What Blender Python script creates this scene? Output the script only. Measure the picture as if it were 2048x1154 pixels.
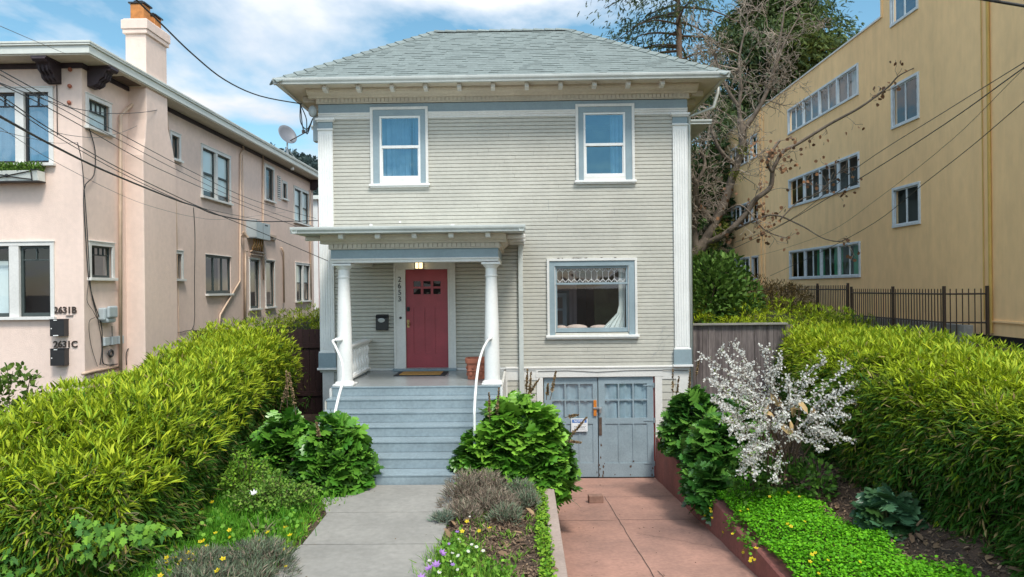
import bpy, math, random
import numpy as np
from mathutils import Matrix, Vector
for o in list(bpy.data.objects): bpy.data.objects.remove(o)
SC = bpy.context.scene
COL = SC.collection
R = math.radians
rng = np.random.RandomState(7)
random.seed(7)

# ------------------------------------------------------------------ camera
HC = 2.81
cam_d = bpy.data.cameras.new('camera'); cam = bpy.data.objects.new('camera', cam_d); COL.objects.link(cam)
cam_d.sensor_width = 36.0; cam_d.lens = 36.0*1400/2048; cam_d.clip_start = 0.05; cam_d.clip_end = 3000
cam.matrix_world = (Matrix.Translation((0, 0, HC)) @ Matrix.Rotation(0.0150, 4, 'Z') @ Matrix.Rotation(R(90), 4, 'X')
                    @ Matrix.Rotation(-0.011, 4, 'Z'))
SC.camera = cam

# ------------------------------------------------------------------ exposure, sky, sun
SC.view_settings.view_transform = 'Standard'; SC.view_settings.look = 'None'
SC.view_settings.gamma = 1.0; SC.view_settings.use_curve_mapping = False
SC.view_settings.exposure = 0.90
SUN_EL, SUN_AZ = R(58), R(154)          # azimuth measured clockwise from +Y: behind the camera, a little to the right
w = bpy.data.worlds.new('World'); SC.world = w; w.use_nodes = True
nt = w.node_tree; nt.nodes.clear()
N = nt.nodes.new; Lk = nt.links.new
def node(t, tree=None, **kw):
    n = (tree or nt).nodes.new(t)
    for k, v in kw.items(): setattr(n, k, v)
    return n
sky = N('ShaderNodeTexSky'); sky.sky_type = 'NISHITA'; sky.sun_disc = False
sky.sun_elevation = SUN_EL; sky.sun_rotation = SUN_AZ; sky.air_density = 1.0; sky.dust_density = 0.3; sky.ozone_density = 2.2
tc = N('ShaderNodeTexCoord'); sep = N('ShaderNodeSeparateXYZ'); Lk(tc.outputs['Generated'], sep.inputs[0])
def math_node(op, a, b, tree=None):
    n = (tree or nt).nodes.new('ShaderNodeMath'); n.operation = op
    for i, x in enumerate((a, b)):
        if x is None: continue
        if isinstance(x, (int, float)): n.inputs[i].default_value = x
        else: (tree or nt).links.new(x, n.inputs[i])
    return n.outputs[0]
den = math_node('MAXIMUM', math_node('ADD', sep.outputs['Z'], 0.22), 0.05)
ux = math_node('DIVIDE', sep.outputs['X'], den); uy = math_node('DIVIDE', sep.outputs['Y'], den)
cmb = N('ShaderNodeCombineXYZ'); Lk(ux, cmb.inputs[0]); Lk(uy, cmb.inputs[1]); cmb.inputs[2].default_value = 4.7
nz = N('ShaderNodeTexNoise'); nz.inputs['Scale'].default_value = 1.15; nz.inputs['Detail'].default_value = 7
nz.inputs['Roughness'].default_value = 0.52; nz.inputs['Distortion'].default_value = 0.25; Lk(cmb.outputs[0], nz.inputs['Vector'])
cr = N('ShaderNodeValToRGB'); cr.color_ramp.elements[0].position = 0.50; cr.color_ramp.elements[1].position = 0.60
Lk(nz.outputs['Fac'], cr.inputs[0])
nz2 = N('ShaderNodeTexNoise'); nz2.inputs['Scale'].default_value = 2.6; nz2.inputs['Detail'].default_value = 5; Lk(cmb.outputs[0], nz2.inputs['Vector'])
cc = N('ShaderNodeValToRGB'); cc.color_ramp.elements[0].color = (0.50, 0.55, 0.62, 1); cc.color_ramp.elements[1].color = (0.66, 0.67, 0.69, 1)
cc.color_ramp.elements[0].position = 0.3; cc.color_ramp.elements[1].position = 0.62
Lk(nz2.outputs['Fac'], cc.inputs[0])
hs = N('ShaderNodeHueSaturation'); hs.inputs['Hue'].default_value = 0.475; hs.inputs['Saturation'].default_value = 1.08
hs.inputs['Value'].default_value = 1.0; Lk(sky.outputs[0], hs.inputs['Color'])
b1 = N('ShaderNodeBackground'); b1.inputs[1].default_value = 0.10; Lk(hs.outputs[0], b1.inputs[0])
b2 = N('ShaderNodeBackground'); b2.inputs[1].default_value = 1.0; Lk(cc.outputs[0], b2.inputs[0])
# an overcast sky is brighter overhead than at the horizon
_s = (math.sin(SUN_AZ)*math.cos(SUN_EL), math.cos(SUN_AZ)*math.cos(SUN_EL), math.sin(SUN_EL))
_dp = N('ShaderNodeVectorMath'); _dp.operation = 'DOT_PRODUCT'; Lk(tc.outputs['Generated'], _dp.inputs[0]); _dp.inputs[1].default_value = _s
_gl = math_node('MULTIPLY', math_node('POWER', math_node('MAXIMUM', _dp.outputs['Value'], 0.0), 1.3), 2.1)   # cloud glow round the unseen sun, added to brighten the walls
Lk(math_node('ADD', math_node('ADD', math_node('MULTIPLY', math_node('MAXIMUM', sep.outputs['Z'], 0.0), 0.8), 0.62), _gl), b2.inputs[1])
mx = N('ShaderNodeMixShader'); Lk(cr.outputs[0], mx.inputs[0]); Lk(b1.outputs[0], mx.inputs[1]); Lk(b2.outputs[0], mx.inputs[2])
wo = N('ShaderNodeOutputWorld'); Lk(mx.outputs[0], wo.inputs[0])
sd = bpy.data.lights.new('sun', 'SUN'); sd.energy = 2.0; sd.angle = R(14); sd.color = (1.0, 0.95, 0.87)
sun = bpy.data.objects.new('sun', sd); COL.objects.link(sun)
sdir = Vector((math.sin(SUN_AZ)*math.cos(SUN_EL), math.cos(SUN_AZ)*math.cos(SUN_EL), math.sin(SUN_EL)))
sun.rotation_euler = sdir.to_track_quat('Z', 'Y').to_euler(); sun.location = (20, -10, 30)

# ------------------------------------------------------------------ materials
def mat(name, col, rough=0.6, var=0.12, scale=3.0, bump=0.0, bscale=60, metal=0.0, col2=None, spec=0.5, attr=False, trans=0.0, stretch=(1, 1, 1), emis=None, coat=0.0, fine=0.0, streak=0.0):
    m = bpy.data.materials.new(name); m.use_nodes = True; t = m.node_tree
    P = t.nodes['Principled BSDF']; P.inputs['Roughness'].default_value = rough; P.inputs['Metallic'].default_value = metal
    P.inputs['Specular IOR Level'].default_value = spec
    if coat: P.inputs['Coat Weight'].default_value = coat
    co = t.nodes.new('ShaderNodeTexCoord'); mp = t.nodes.new('ShaderNodeMapping'); mp.inputs['Scale'].default_value = stretch
    t.links.new(co.outputs['Object'], mp.inputs[0])
    n1 = t.nodes.new('ShaderNodeTexNoise'); n1.inputs['Scale'].default_value = scale; n1.inputs['Detail'].default_value = 6; n1.inputs['Roughness'].default_value = 0.6
    t.links.new(mp.outputs[0], n1.inputs['Vector'])
    rp = t.nodes.new('ShaderNodeValToRGB'); rp.color_ramp.elements[0].position = 0.3; rp.color_ramp.elements[1].position = 0.7
    c2 = col2 or tuple(min(1, c*(1-var)) for c in col); c1 = col if col2 else tuple(min(1, c*(1+var*0.5)) for c in col)
    rp.color_ramp.elements[0].color = (*c2, 1); rp.color_ramp.elements[1].color = (*c1, 1)
    t.links.new(n1.outputs['Fac'], rp.inputs[0]); out = rp.outputs[0]
    if streak:      # rain streaks and weather stains running down the wall
        m4 = t.nodes.new('ShaderNodeMapping'); m4.inputs['Scale'].default_value = (2.2, 2.2, .16); t.links.new(co.outputs['Object'], m4.inputs[0])
        n4 = t.nodes.new('ShaderNodeTexNoise'); n4.inputs['Scale'].default_value = 1.5; n4.inputs['Detail'].default_value = 8; n4.inputs['Roughness'].default_value = .7; t.links.new(m4.outputs[0], n4.inputs['Vector'])
        r4 = t.nodes.new('ShaderNodeMapRange'); r4.inputs['From Min'].default_value = .36; r4.inputs['From Max'].default_value = .56; r4.inputs['To Min'].default_value = 1-streak; r4.inputs['To Max'].default_value = 1.0
        t.links.new(n4.outputs['Fac'], r4.inputs['Value']); v4 = t.nodes.new('ShaderNodeVectorMath'); v4.operation = 'SCALE'; t.links.new(out, v4.inputs[0]); t.links.new(r4.outputs[0], v4.inputs['Scale']); out = v4.outputs[0]
    if fine:
        n3 = t.nodes.new('ShaderNodeTexNoise'); n3.inputs['Scale'].default_value = scale*14; n3.inputs['Detail'].default_value = 4
        t.links.new(mp.outputs[0], n3.inputs['Vector'])
        mr = t.nodes.new('ShaderNodeMapRange'); mr.inputs['From Min'].default_value = 0.3; mr.inputs['From Max'].default_value = 0.7
        mr.inputs['To Min'].default_value = 1-fine; mr.inputs['To Max'].default_value = 1+fine*0.6
        t.links.new(n3.outputs['Fac'], mr.inputs['Value'])
        mm = t.nodes.new('ShaderNodeVectorMath'); mm.operation = 'SCALE'; t.links.new(out, mm.inputs[0]); t.links.new(mr.outputs[0], mm.inputs['Scale'])
        out = mm.outputs[0]
    if attr:
        a = t.nodes.new('ShaderNodeAttribute'); a.attribute_name = 'col'
        mm = t.nodes.new('ShaderNodeVectorMath'); mm.operation = 'MULTIPLY'; t.links.new(out, mm.inputs[0]); t.links.new(a.outputs['Color'], mm.inputs[1])
        out = mm.outputs[0]
    t.links.new(out, P.inputs['Base Color'])
    if bump:
        n2 = t.nodes.new('ShaderNodeTexNoise'); n2.inputs['Scale'].default_value = bscale; n2.inputs['Detail'].default_value = 4
        t.links.new(mp.outputs[0], n2.inputs['Vector'])
        bp = t.nodes.new('ShaderNodeBump'); bp.inputs['Strength'].default_value = 1.0; bp.inputs['Distance'].default_value = bump
        t.links.new(n2.outputs['Fac'], bp.inputs['Height']); t.links.new(bp.outputs[0], P.inputs['Normal'])
    if trans:
        tr = t.nodes.new('ShaderNodeBsdfTranslucent'); t.links.new(out, tr.inputs['Color'])
        ms = t.nodes.new('ShaderNodeMixShader'); ms.inputs[0].default_value = trans
        t.links.new(P.outputs[0], ms.inputs[1]); t.links.new(tr.outputs[0], ms.inputs[2])
        t.links.new(ms.outputs[0], t.nodes['Material Output'].inputs['Surface'])
    if emis:
        P.inputs['Emission Color'].default_value = (*emis[:3], 1); P.inputs['Emission Strength'].default_value = emis[3]
    return m
def glass_mat(name, refl, tint=(0.9, 0.95, 0.95), gcol=(1, 1, 1), wav=0.0006):
    m = bpy.data.materials.new(name); m.use_nodes = True; t = m.node_tree; t.nodes.remove(t.nodes['Principled BSDF'])
    g = t.nodes.new('ShaderNodeBsdfGlossy'); g.inputs['Roughness'].default_value = 0.015; g.inputs['Color'].default_value = (*gcol, 1)
    tr = t.nodes.new('ShaderNodeBsdfTransparent'); tr.inputs[0].default_value = (*tint, 1)
    fr = t.nodes.new('ShaderNodeLayerWeight'); fr.inputs[0].default_value = .5      # thin pane: the same from both sides
    f2 = math_node('ADD', math_node('MULTIPLY', math_node('POWER', fr.outputs['Facing'], 5.0, t), 0.95, t), max(0.0, refl+.045), t)
    n2 = t.nodes.new('ShaderNodeTexNoise'); n2.inputs['Scale'].default_value = 1.6; co = t.nodes.new('ShaderNodeTexCoord'); t.links.new(co.outputs['Object'], n2.inputs['Vector'])
    bp = t.nodes.new('ShaderNodeBump'); bp.inputs['Distance'].default_value = wav*20; t.links.new(n2.outputs['Fac'], bp.inputs['Height']); t.links.new(bp.outputs[0], g.inputs['Normal'])
    ms = t.nodes.new('ShaderNodeMixShader'); t.links.new(f2, ms.inputs[0]); t.links.new(tr.outputs[0], ms.inputs[1]); t.links.new(g.outputs[0], ms.inputs[2])
    t.links.new(ms.outputs[0], t.nodes['Material Output'].inputs['Surface'])
    return m
M = {}
M['siding'] = mat('siding', (0.50, 0.485, 0.42), 0.55, 0.13, 0.9, fine=0.07, streak=.035, stretch=(1, 1, 1.6))
M['siding_side'] = mat('siding_side', (0.50, 0.49, 0.42), 0.6, 0.1, 1.0)
M['trim'] = mat('trim', (0.70, 0.69, 0.65), 0.45, 0.10, 2.0, fine=0.06)
M['white'] = mat('white', (0.80, 0.80, 0.77), 0.4, 0.08, 2.0, fine=0.04)
M['blue'] = mat('blue', (0.26, 0.335, 0.365), 0.5, 0.12, 2.0, fine=0.06)
M['gutter'] = mat('gutter', (0.56, 0.59, 0.56), 0.4, 0.15, 2.0, fine=0.05)
M['soffit'] = mat('soffit', (0.60, 0.54, 0.44), 0.7, 0.12, 1.5, fine=0.08)
M['step'] = mat('step', (0.25, 0.31, 0.335), 0.22, 0.16, 1.5, bump=0.0006, bscale=90, fine=0.12)
M['porchfloor'] = mat('porchfloor', (0.27, 0.29, 0.29), 0.22, 0.15, 1.2, fine=0.05)
M['shingle'] = mat('shingle', (1, 1, 1), 0.9, 0.12, 1.2, bump=0.002, bscale=120, attr=True, fine=0.12)
M['red'] = mat('red', (0.36, 0.05, 0.065), 0.38, 0.16, 3.0, fine=0.08)
M['black'] = mat('black', (0.02, 0.02, 0.022), 0.35, 0.2, 8)
M['dark'] = mat('dark', (0.012, 0.012, 0.014), 0.5, 0.2, 4)
M['room'] = mat('room', (0.20, 0.15, 0.13), 0.9, 0.35, 1.3)
M['brass'] = mat('brass', (0.45, 0.32, 0.14), 0.35, 0.2, 9, metal=0.9)
M['metal'] = mat('metal', (0.45, 0.46, 0.46), 0.35, 0.2, 6, metal=0.8)
M['terracotta'] = mat('terracotta', (0.36, 0.12, 0.07), 0.8, 0.25, 6, bump=0.002, bscale=40)
M['mat_coir'] = mat('mat_coir', (0.50, 0.27, 0.07), 0.95, 0.25, 25, bump=0.003, bscale=200)
M['rubbergrey'] = mat('rubbergrey', (0.15, 0.155, 0.17), 0.5, 0.1, 5)
M['rubber'] = mat('rubber', (0.03, 0.03, 0.035), 0.8, 0.2, 10)
M['lampglass'] = mat('lampglass', (0.8, 0.7, 0.45), 0.4, 0.1, 5, emis=(1.0, 0.78, 0.42, 1.1))
M['stucco_pink'] = mat('stucco_pink', (0.80, 0.625, 0.53), 0.85, 0.08, 0.7, bump=0.004, bscale=55, fine=0.05, streak=.04)
M['stucco_yellow'] = mat('stucco_yellow', (0.95, 0.63, 0.315), 0.85, 0.10, 0.35, bump=0.004, bscale=60, fine=0.06, stretch=(1, 1, 0.5), streak=.07)
M['roofwhite'] = mat('roofwhite', (0.66, 0.68, 0.62), 0.6, 0.12, 1.0, fine=0.05)
M['bracket'] = mat('bracket', (0.035, 0.022, 0.028), 0.6, 0.3, 9)
M['darkgreen'] = mat('darkgreen', (0.05, 0.065, 0.062), 0.45, 0.2, 6)
M['alu'] = mat('alu', (0.62, 0.66, 0.68), 0.4, 0.15, 6)
M['pot'] = mat('pot', (0.55, 0.22, 0.06), 0.8, 0.3, 7)
M['iron'] = mat('iron', (0.055, 0.035, 0.025), 0.5, 0.3, 12)
M['fencewood'] = mat('fencewood', (0.24, 0.20, 0.185), 0.85, 0.1, 1.2, col2=(0.06, 0.045, 0.045), stretch=(7, 7, 0.45), bump=0.002, bscale=20, fine=0.35)
M['fencecap'] = mat('fencecap', (0.25, 0.24, 0.21), 0.85, 0.3, 3, stretch=(1, 5, 5))
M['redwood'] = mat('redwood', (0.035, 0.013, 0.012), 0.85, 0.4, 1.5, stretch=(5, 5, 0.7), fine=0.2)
M['redwall'] = mat('redwall', (0.28, 0.05, 0.035), 0.8, 0.3, 1.0)
M['concrete'] = mat('concrete', (0.315, 0.298, 0.265), 0.85, 0.1, 1.1, bump=0.001, bscale=120, fine=0.12, col2=(0.235, 0.225, 0.20))
M['curb'] = mat('curb', (0.40, 0.31, 0.26), 0.85, 0.1, 1.7, col2=(0.30, 0.23, 0.19), bump=0.002, bscale=90, fine=0.12)
M['drive'] = mat('drive', (0.43, 0.235, 0.175), 0.8, 0.1, 1.3, col2=(0.27, 0.155, 0.12), bump=0.0015, bscale=80, fine=0.16)
M['retain'] = mat('retain', (0.30, 0.105, 0.08), 0.85, 0.1, 1.8, col2=(0.17, 0.062, 0.05), bump=0.004, bscale=25, fine=0.15)
M['crack'] = mat('crack', (0.06, 0.04, 0.035), 0.95, 0.2, 9)
M['soil'] = mat('soil', (0.12, 0.072, 0.045), 0.95, 0.1, 3.5, col2=(0.045, 0.03, 0.02), bump=0.02, bscale=28, fine=0.35)
M['ground'] = mat('ground', (0.10, 0.09, 0.06), 0.95, 0.4, 0.5, bump=0.01, bscale=20)
M['bark'] = mat('bark', (0.22, 0.175, 0.135), 0.9, 0.1, 5, col2=(0.075, 0.058, 0.042), bump=0.01, bscale=18, fine=0.2)
M['twig'] = mat('twig', (0.41, 0.345, 0.275), 0.85, 0.1, 3, col2=(0.18, 0.14, 0.105))
M['redbark'] = mat('redbark', (0.20, 0.13, 0.09), 0.9, 0.3, 3, stretch=(4, 4, 0.6), bump=0.02, bscale=14)
M['stem'] = mat('stem', (0.10, 0.065, 0.04), 0.8, 0.3, 8)
M['cane'] = mat('cane', (0.16, 0.15, 0.06), 0.7, 0.3, 8)
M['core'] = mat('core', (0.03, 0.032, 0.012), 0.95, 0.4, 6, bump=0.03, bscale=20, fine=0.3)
M['leaf'] = mat('leaf', (1, 1, 1), 0.6, 0.12, 5, attr=True, trans=0.22, spec=0.2)
M['leafgloss'] = mat('leafgloss', (1, 1, 1), 0.32, 0.15, 9, attr=True, trans=0.15, spec=0.5)
M['petal'] = mat('petal', (1, 1, 1), 0.6, 0.05, 9, attr=True, trans=0.3)
M['litter'] = mat('litter', (1, 1, 1), 0.85, 0.2, 12, attr=True)
M['curtain'] = mat('curtain', (0.72, 0.72, 0.68), 0.9, 0.12, 3)
M['blind'] = mat('blind', (0.74, 0.80, 0.80), 0.8, 0.08, 2)
M['bluecurtain'] = mat('bluecurtain', (0.10, 0.20, 0.31), 0.9, 0.2, 4)
M['greencurtain'] = mat('greencurtain', (0.07, 0.30, 0.17), 0.9, 0.2, 4)
M['greyboard'] = mat('greyboard', (0.33, 0.40, 0.43), 0.6, 0.15, 4)
M['garageblue'] = mat('garageblue', (0.29, 0.37, 0.41), 0.5, 0.1, 2.5, col2=(0.23, 0.30, 0.33), fine=0.12)
M['garagecloth'] = mat('garagecloth', (0.33, 0.42, 0.48), 0.9, 0.2, 5)
M['orange'] = mat('orange', (0.62, 0.20, 0.02), 0.5, 0.3, 18)
M['rust'] = mat('rust', (0.10, 0.065, 0.045), 0.7, 0.4, 20)
M['signwhite'] = mat('signwhite', (0.78, 0.80, 0.80), 0.35, 0.05, 5)
M['signblue'] = mat('signblue', (0.03, 0.16, 0.50), 0.35, 0.05, 5)
M['signgrey'] = mat('signgrey', (0.28, 0.30, 0.32), 0.5, 0.1, 5)
M['wire'] = mat('wire', (0.03, 0.03, 0.03), 0.6, 0.2, 5)
M['wiregrey'] = mat('wiregrey', (0.10, 0.095, 0.09), 0.6, 0.2, 5)
M['pipe'] = mat('pipe', (0.58, 0.42, 0.30), 0.5, 0.2, 3)
M['copper'] = mat('copper', (0.55, 0.33, 0.14), 0.35, 0.3, 6, metal=0.6)
M['utility'] = mat('utility', (0.42, 0.47, 0.48), 0.4, 0.1, 4)
M['brick'] = mat('brick', (0.26, 0.15, 0.11), 0.9, 0.3, 9, bump=0.004, bscale=60)
M['hill'] = mat('hill', (0.05, 0.075, 0.075), 0.95, 0.3, 0.03)  # bluish tint paints distance haze into the hill colour
M['glass'] = glass_mat('glass', 0.03)
M['glass_sky'] = glass_mat('glass_sky', 0.16, gcol=(0.6, 0.87, 1.0))
M['glass_clear'] = glass_mat('glass_clear', 0.02, wav=0.0)
M['mauve'] = mat('mauve', (0.26, 0.19, 0.19), 0.9, 0.2, 2)
M['olive'] = mat('olive', (0.14, 0.125, 0.06), 0.9, 0.3, 5)
M['pink_cushion'] = mat('pink_cushion', (0.62, 0.46, 0.40), 0.9, 0.15, 6)

# ------------------------------------------------------------------ object helpers
def tag(o, label=None, cat=None, group=None, kind=None):
    if label: o['label'] = label
    if cat: o['category'] = cat
    if group: o['group'] = group
    if kind: o['kind'] = kind
    return o
def thing(name, label, cat, loc=(0, 0, 0), group=None):
    o = bpy.data.objects.new(name, None); COL.objects.link(o); o.location = loc; o.empty_display_size = 0.2
    return tag(o, label, cat, group)
def origin(o):
    v = Vector((0, 0, 0))
    while o is not None: v += o.location; o = o.parent
    return v
def link_mesh(me, name, mats, parent, smooth=False, bevel=0.0, loc=None):
    if not isinstance(mats, (list, tuple)): mats = [mats]
    for m in mats: me.materials.append(M[m] if isinstance(m, str) else m)
    o = bpy.data.objects.new(name, me); COL.objects.link(o)
    if parent is not None: o.parent = parent
    elif loc is not None: o.location = loc
    if smooth: me.polygons.foreach_set('use_smooth', [True]*len(me.polygons))
    if bevel:
        b = o.modifiers.new('bevel', 'BEVEL'); b.width = bevel; b.segments = 2; b.limit_method = 'ANGLE'; b.angle_limit = R(50)
    return o
class MB:
    def __init__(s, T=None): s.v = []; s.f = []; s.m = []; s.g = []; s.cur = 0; s.T = T
    def add(s, vs, fs):
        o = len(s.v); s.g.append((o, len(s.f)))
        for v in vs:
            v = Vector(v); s.v.append(tuple(s.T @ v) if s.T else tuple(v))
        for f in fs: s.f.append(tuple(i+o for i in f)); s.m.append(s.cur)
        return s
    def box(s, x0, x1, y0, y1, z0, z1, m=None):
        if m is not None: s.cur = m
        x0, x1 = min(x0, x1), max(x0, x1); y0, y1 = min(y0, y1), max(y0, y1); z0, z1 = min(z0, z1), max(z0, z1)
        return s.add([(x0, y0, z0), (x1, y0, z0), (x1, y1, z0), (x0, y1, z0), (x0, y0, z1), (x1, y0, z1), (x1, y1, z1), (x0, y1, z1)],
              [(0, 3, 2, 1), (4, 5, 6, 7), (0, 1, 5, 4), (1, 2, 6, 5), (2, 3, 7, 6), (3, 0, 4, 7)])
    def quad(s, a, b, c, d): return s.add([a, b, c, d], [(0, 1, 2, 3)])
    def prism(s, pts, axis, a, b, m=None):
        """pts: polygon in the two other axes (in order); extruded along axis from a to b"""
        if m is not None: s.cur = m
        n = len(pts)
        def mk(p, h):
            if axis == 'x': return (h, p[0], p[1])
            if axis == 'y': return (p[0], h, p[1])
            return (p[0], p[1], h)
        vs = [mk(p, a) for p in pts]+[mk(p, b) for p in pts]
        fs = [tuple(range(n)), tuple(range(2*n-1, n-1, -1))]+[(i, i+n, (i+1) % n+n, (i+1) % n) for i in range(n)]
        return s.add(vs, fs)
    def tube(s, path, r, n=6, m=None):
        if m is not None: s.cur = m
        P = [Vector(p) for p in path]; k = len(P)
        rs = r if isinstance(r, (list, tuple)) else [r]*k
        vs = []; fs = []; u = None
        for i in range(k):
            d = (P[min(i+1, k-1)]-P[max(i-1, 0)])
            if d.length < 1e-9: d = Vector((0, 0, 1))
            d.normalize()
            if u is None:
                u = d.cross(Vector((0, 0, 1)));
                if u.length < 0.05: u = d.cross(Vector((1, 0, 0)))
            else: u = u-d*u.dot(d)
            u.normalize(); w_ = d.cross(u)
            for j in range(n):
                a = 2*math.pi*j/n; vs.append(P[i]+(u*math.cos(a)+w_*math.sin(a))*rs[i])
        for i in range(k-1):
            for j in range(n): fs.append((i*n+j, i*n+(j+1) % n, (i+1)*n+(j+1) % n, (i+1)*n+j))
        fs.append(tuple(range(n-1, -1, -1))); fs.append(tuple(range((k-1)*n, k*n)))
        return s.add(vs, fs)
    def lathe(s, cx, cy, prof, n=24, m=None):
        if m is not None: s.cur = m
        vs = []; fs = []
        for r, z in prof:
            for j in range(n): a = 2*math.pi*j/n; vs.append((cx+r*math.cos(a), cy+r*math.sin(a), z))
        for i in range(len(prof)-1):
            for j in range(n): fs.append((i*n+j, i*n+(j+1) % n, (i+1)*n+(j+1) % n, (i+1)*n+j))
        fs.append(tuple(range(n-1, -1, -1))); fs.append(tuple(range((len(prof)-1)*n, len(prof)*n)))
        return s.add(vs, fs)
    def blob(s, c, rad, m=None, nu=14, nv=8, jit=0.0):
        if m is not None: s.cur = m
        prof = []; vs = []; fs = []
        for i in range(nv+1):
            t = math.pi*i/nv
            for j in range(nu):
                a = 2*math.pi*j/nu; k = 1+random.uniform(-jit, jit)
                vs.append((c[0]+rad[0]*math.sin(t)*math.cos(a)*k, c[1]+rad[1]*math.sin(t)*math.sin(a)*k, c[2]-rad[2]*math.cos(t)*k))
        for i in range(nv):
            for j in range(nu): fs.append((i*nu+j, i*nu+(j+1) % nu, (i+1)*nu+(j+1) % nu, (i+1)*nu+j))
        return s.add(vs, fs)
    def each(s, name, mats, parent, smooth=False, bevel=0.0):
        """one object per primitive added"""
        out = []
        for i, (v0, f0) in enumerate(s.g):
            v1, f1 = s.g[i+1] if i+1 < len(s.g) else (len(s.v), len(s.f))
            q = MB(); q.v = s.v[v0:v1]; q.f = [tuple(k-v0 for k in f) for f in s.f[f0:f1]]; q.m = [0]*(f1-f0)
            ml = mats[s.m[f0]] if isinstance(mats, (list, tuple)) else mats
            out.append(q.build(name, ml, parent, smooth, bevel))
        return out
    def build(s, name, mats, parent=None, smooth=False, bevel=0.0, loc=None):
        off = origin(parent) if parent is not None else Vector(loc or (0, 0, 0))
        me = bpy.data.meshes.new(name)
        me.from_pydata([(v[0]-off.x, v[1]-off.y, v[2]-off.z) for v in s.v], [], s.f)
        me.polygons.foreach_set('material_index', s.m)
        me.update()
        return link_mesh(me, name, mats, parent, smooth, bevel, loc)
def auto_smooth(o, ang=35):
    me = o.data; me.polygons.foreach_set('use_smooth', [True]*len(me.polygons))
    try:
        import bmesh
        bm = bmesh.new(); bm.from_mesh(me)
        for e in bm.edges:
            e.smooth = not (len(e.link_faces) == 2 and e.calc_face_angle(0) > R(ang))
        bm.to_mesh(me); bm.free()
    except Exception: pass
    return o
def text_obj(s, size, pos, T, name, mats, parent, depth=0.008, bold=0.0, align='CENTER', loc=None):
    cu = bpy.data.curves.new('t', 'FONT'); cu.body = s; cu.size = size; cu.extrude = depth/2; cu.offset = bold
    cu.align_x = align; cu.align_y = 'CENTER'; cu.resolution_u = 4
    o = bpy.data.objects.new('t', cu); COL.objects.link(o); bpy.context.view_layer.update()
    me = bpy.data.meshes.new_from_object(o); bpy.data.objects.remove(o)
    me.transform(T @ Matrix.Translation(pos) @ Matrix.Rotation(R(90), 4, 'X'))
    off = origin(parent) if parent is not None else Vector(loc or (0, 0, 0))
    me.transform(Matrix.Translation(-off)); me.materials.clear(); me.name = name
    return link_mesh(me, name, mats, parent, loc=loc)
I4 = Matrix.Identity(4)

# ---- foliage: many small leaf faces in one mesh
class LM:
    def __init__(s): s.V = []; s.C = []; s.tri = []; s.quad = []; s.n = 0
    def add(s, P, D, Nn, L, W, tmpl, cols):
        P = np.asarray(P, float); D = np.asarray(D, float); Nn = np.asarray(Nn, float); k = len(P)
        if k == 0: return
        D = D/np.maximum(np.linalg.norm(D, axis=1, keepdims=True), 1e-9)
        S = np.cross(D, Nn); S /= np.maximum(np.linalg.norm(S, axis=1, keepdims=True), 1e-9)
        U = np.cross(S, D)
        L = np.broadcast_to(np.asarray(L, float), (k,)); W = np.broadcast_to(np.asarray(W, float), (k,))
        tv, tf = tmpl; tv = np.array(tv, float); nv = len(tv)
        V = (P[:, None, :] + D[:, None, :]*(L[:, None]*tv[None, :, 0])[..., None]
             + S[:, None, :]*(W[:, None]*tv[None, :, 1])[..., None] + U[:, None, :]*(L[:, None]*tv[None, :, 2])[..., None])
        s.V.append(V.reshape(-1, 3)); s.C.append(np.repeat(np.asarray(cols, float), nv, axis=0))
        base = s.n+np.arange(k)*nv
        for f in tf:
            a = base[:, None]+np.array(f)[None, :]
            (s.tri if len(f) == 3 else s.quad).append(a)
        s.n += k*nv
    def build(s, name, mats, parent=None, smooth=True, loc=None):
        V = np.concatenate(s.V); C = np.concatenate(s.C)
        off = origin(parent) if parent is not None else Vector(loc or (0, 0, 0))
        V = V-np.array(off)[None, :]
        me = bpy.data.meshes.new(name)
        loops = []; starts = []; pos = 0
        for arrs, k in ((s.tri, 3), (s.quad, 4)):
            if arrs:
                a = np.concatenate(arrs); loops.append(a.ravel()); starts.append(pos+np.arange(len(a))*k); pos += a.size
        loops = np.concatenate(loops).astype(np.int32); starts = np.concatenate(starts).astype(np.int32)
        me.vertices.add(len(V)); me.vertices.foreach_set('co', V.ravel().astype(np.float32))
        me.loops.add(len(loops)); me.loops.foreach_set('vertex_index', loops)
        me.polygons.add(len(starts)); me.polygons.foreach_set('loop_start', starts)
        me.update(calc_edges=True)
        at = me.color_attributes.new('col', 'FLOAT_COLOR', 'POINT')
        at.data.foreach_set('color', np.concatenate([C, np.ones((len(C), 1))], 1).ravel().astype(np.float32))
        return link_mesh(me, name, mats, parent, smooth, 0, loc)
T_LANCE = ([(0, 0, 0), (.28, .5, .02), (.28, -.5, .02), (.66, .42, -.05), (.66, -.42, -.05), (1, 0, -.20)],
           [(0, 1, 2), (1, 3, 4, 2), (3, 5, 4)])
T_OVAL = ([(0, 0, 0), (.3, .5, .05), (.3, -.5, .05), (.72, .42, .02), (.72, -.42, .02), (1, 0, -.12), (.5, 0, 0)],
          [(0, 1, 6), (0, 6, 2), (1, 3, 6), (2, 6, 4), (3, 5, 6), (4, 6, 5)])
def lobed(outline, droop=.35, cup=.25):
    tv = []; tf = []
    for t, sx in outline:
        tv.append((t, 0, -droop*t*t))
    n = len(outline)
    for sg in (1, -1):
        o = len(tv)
        for t, sx in outline: tv.append((t+abs(sx)*.12, sg*sx, -droop*t*t-cup*sx*sx+.05*sx))
        for i in range(n-1): tf.append((i, i+1, o+i+1, o+i) if sg > 0 else (i, o+i, o+i+1, i+1))
    return (tv, tf)
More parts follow.
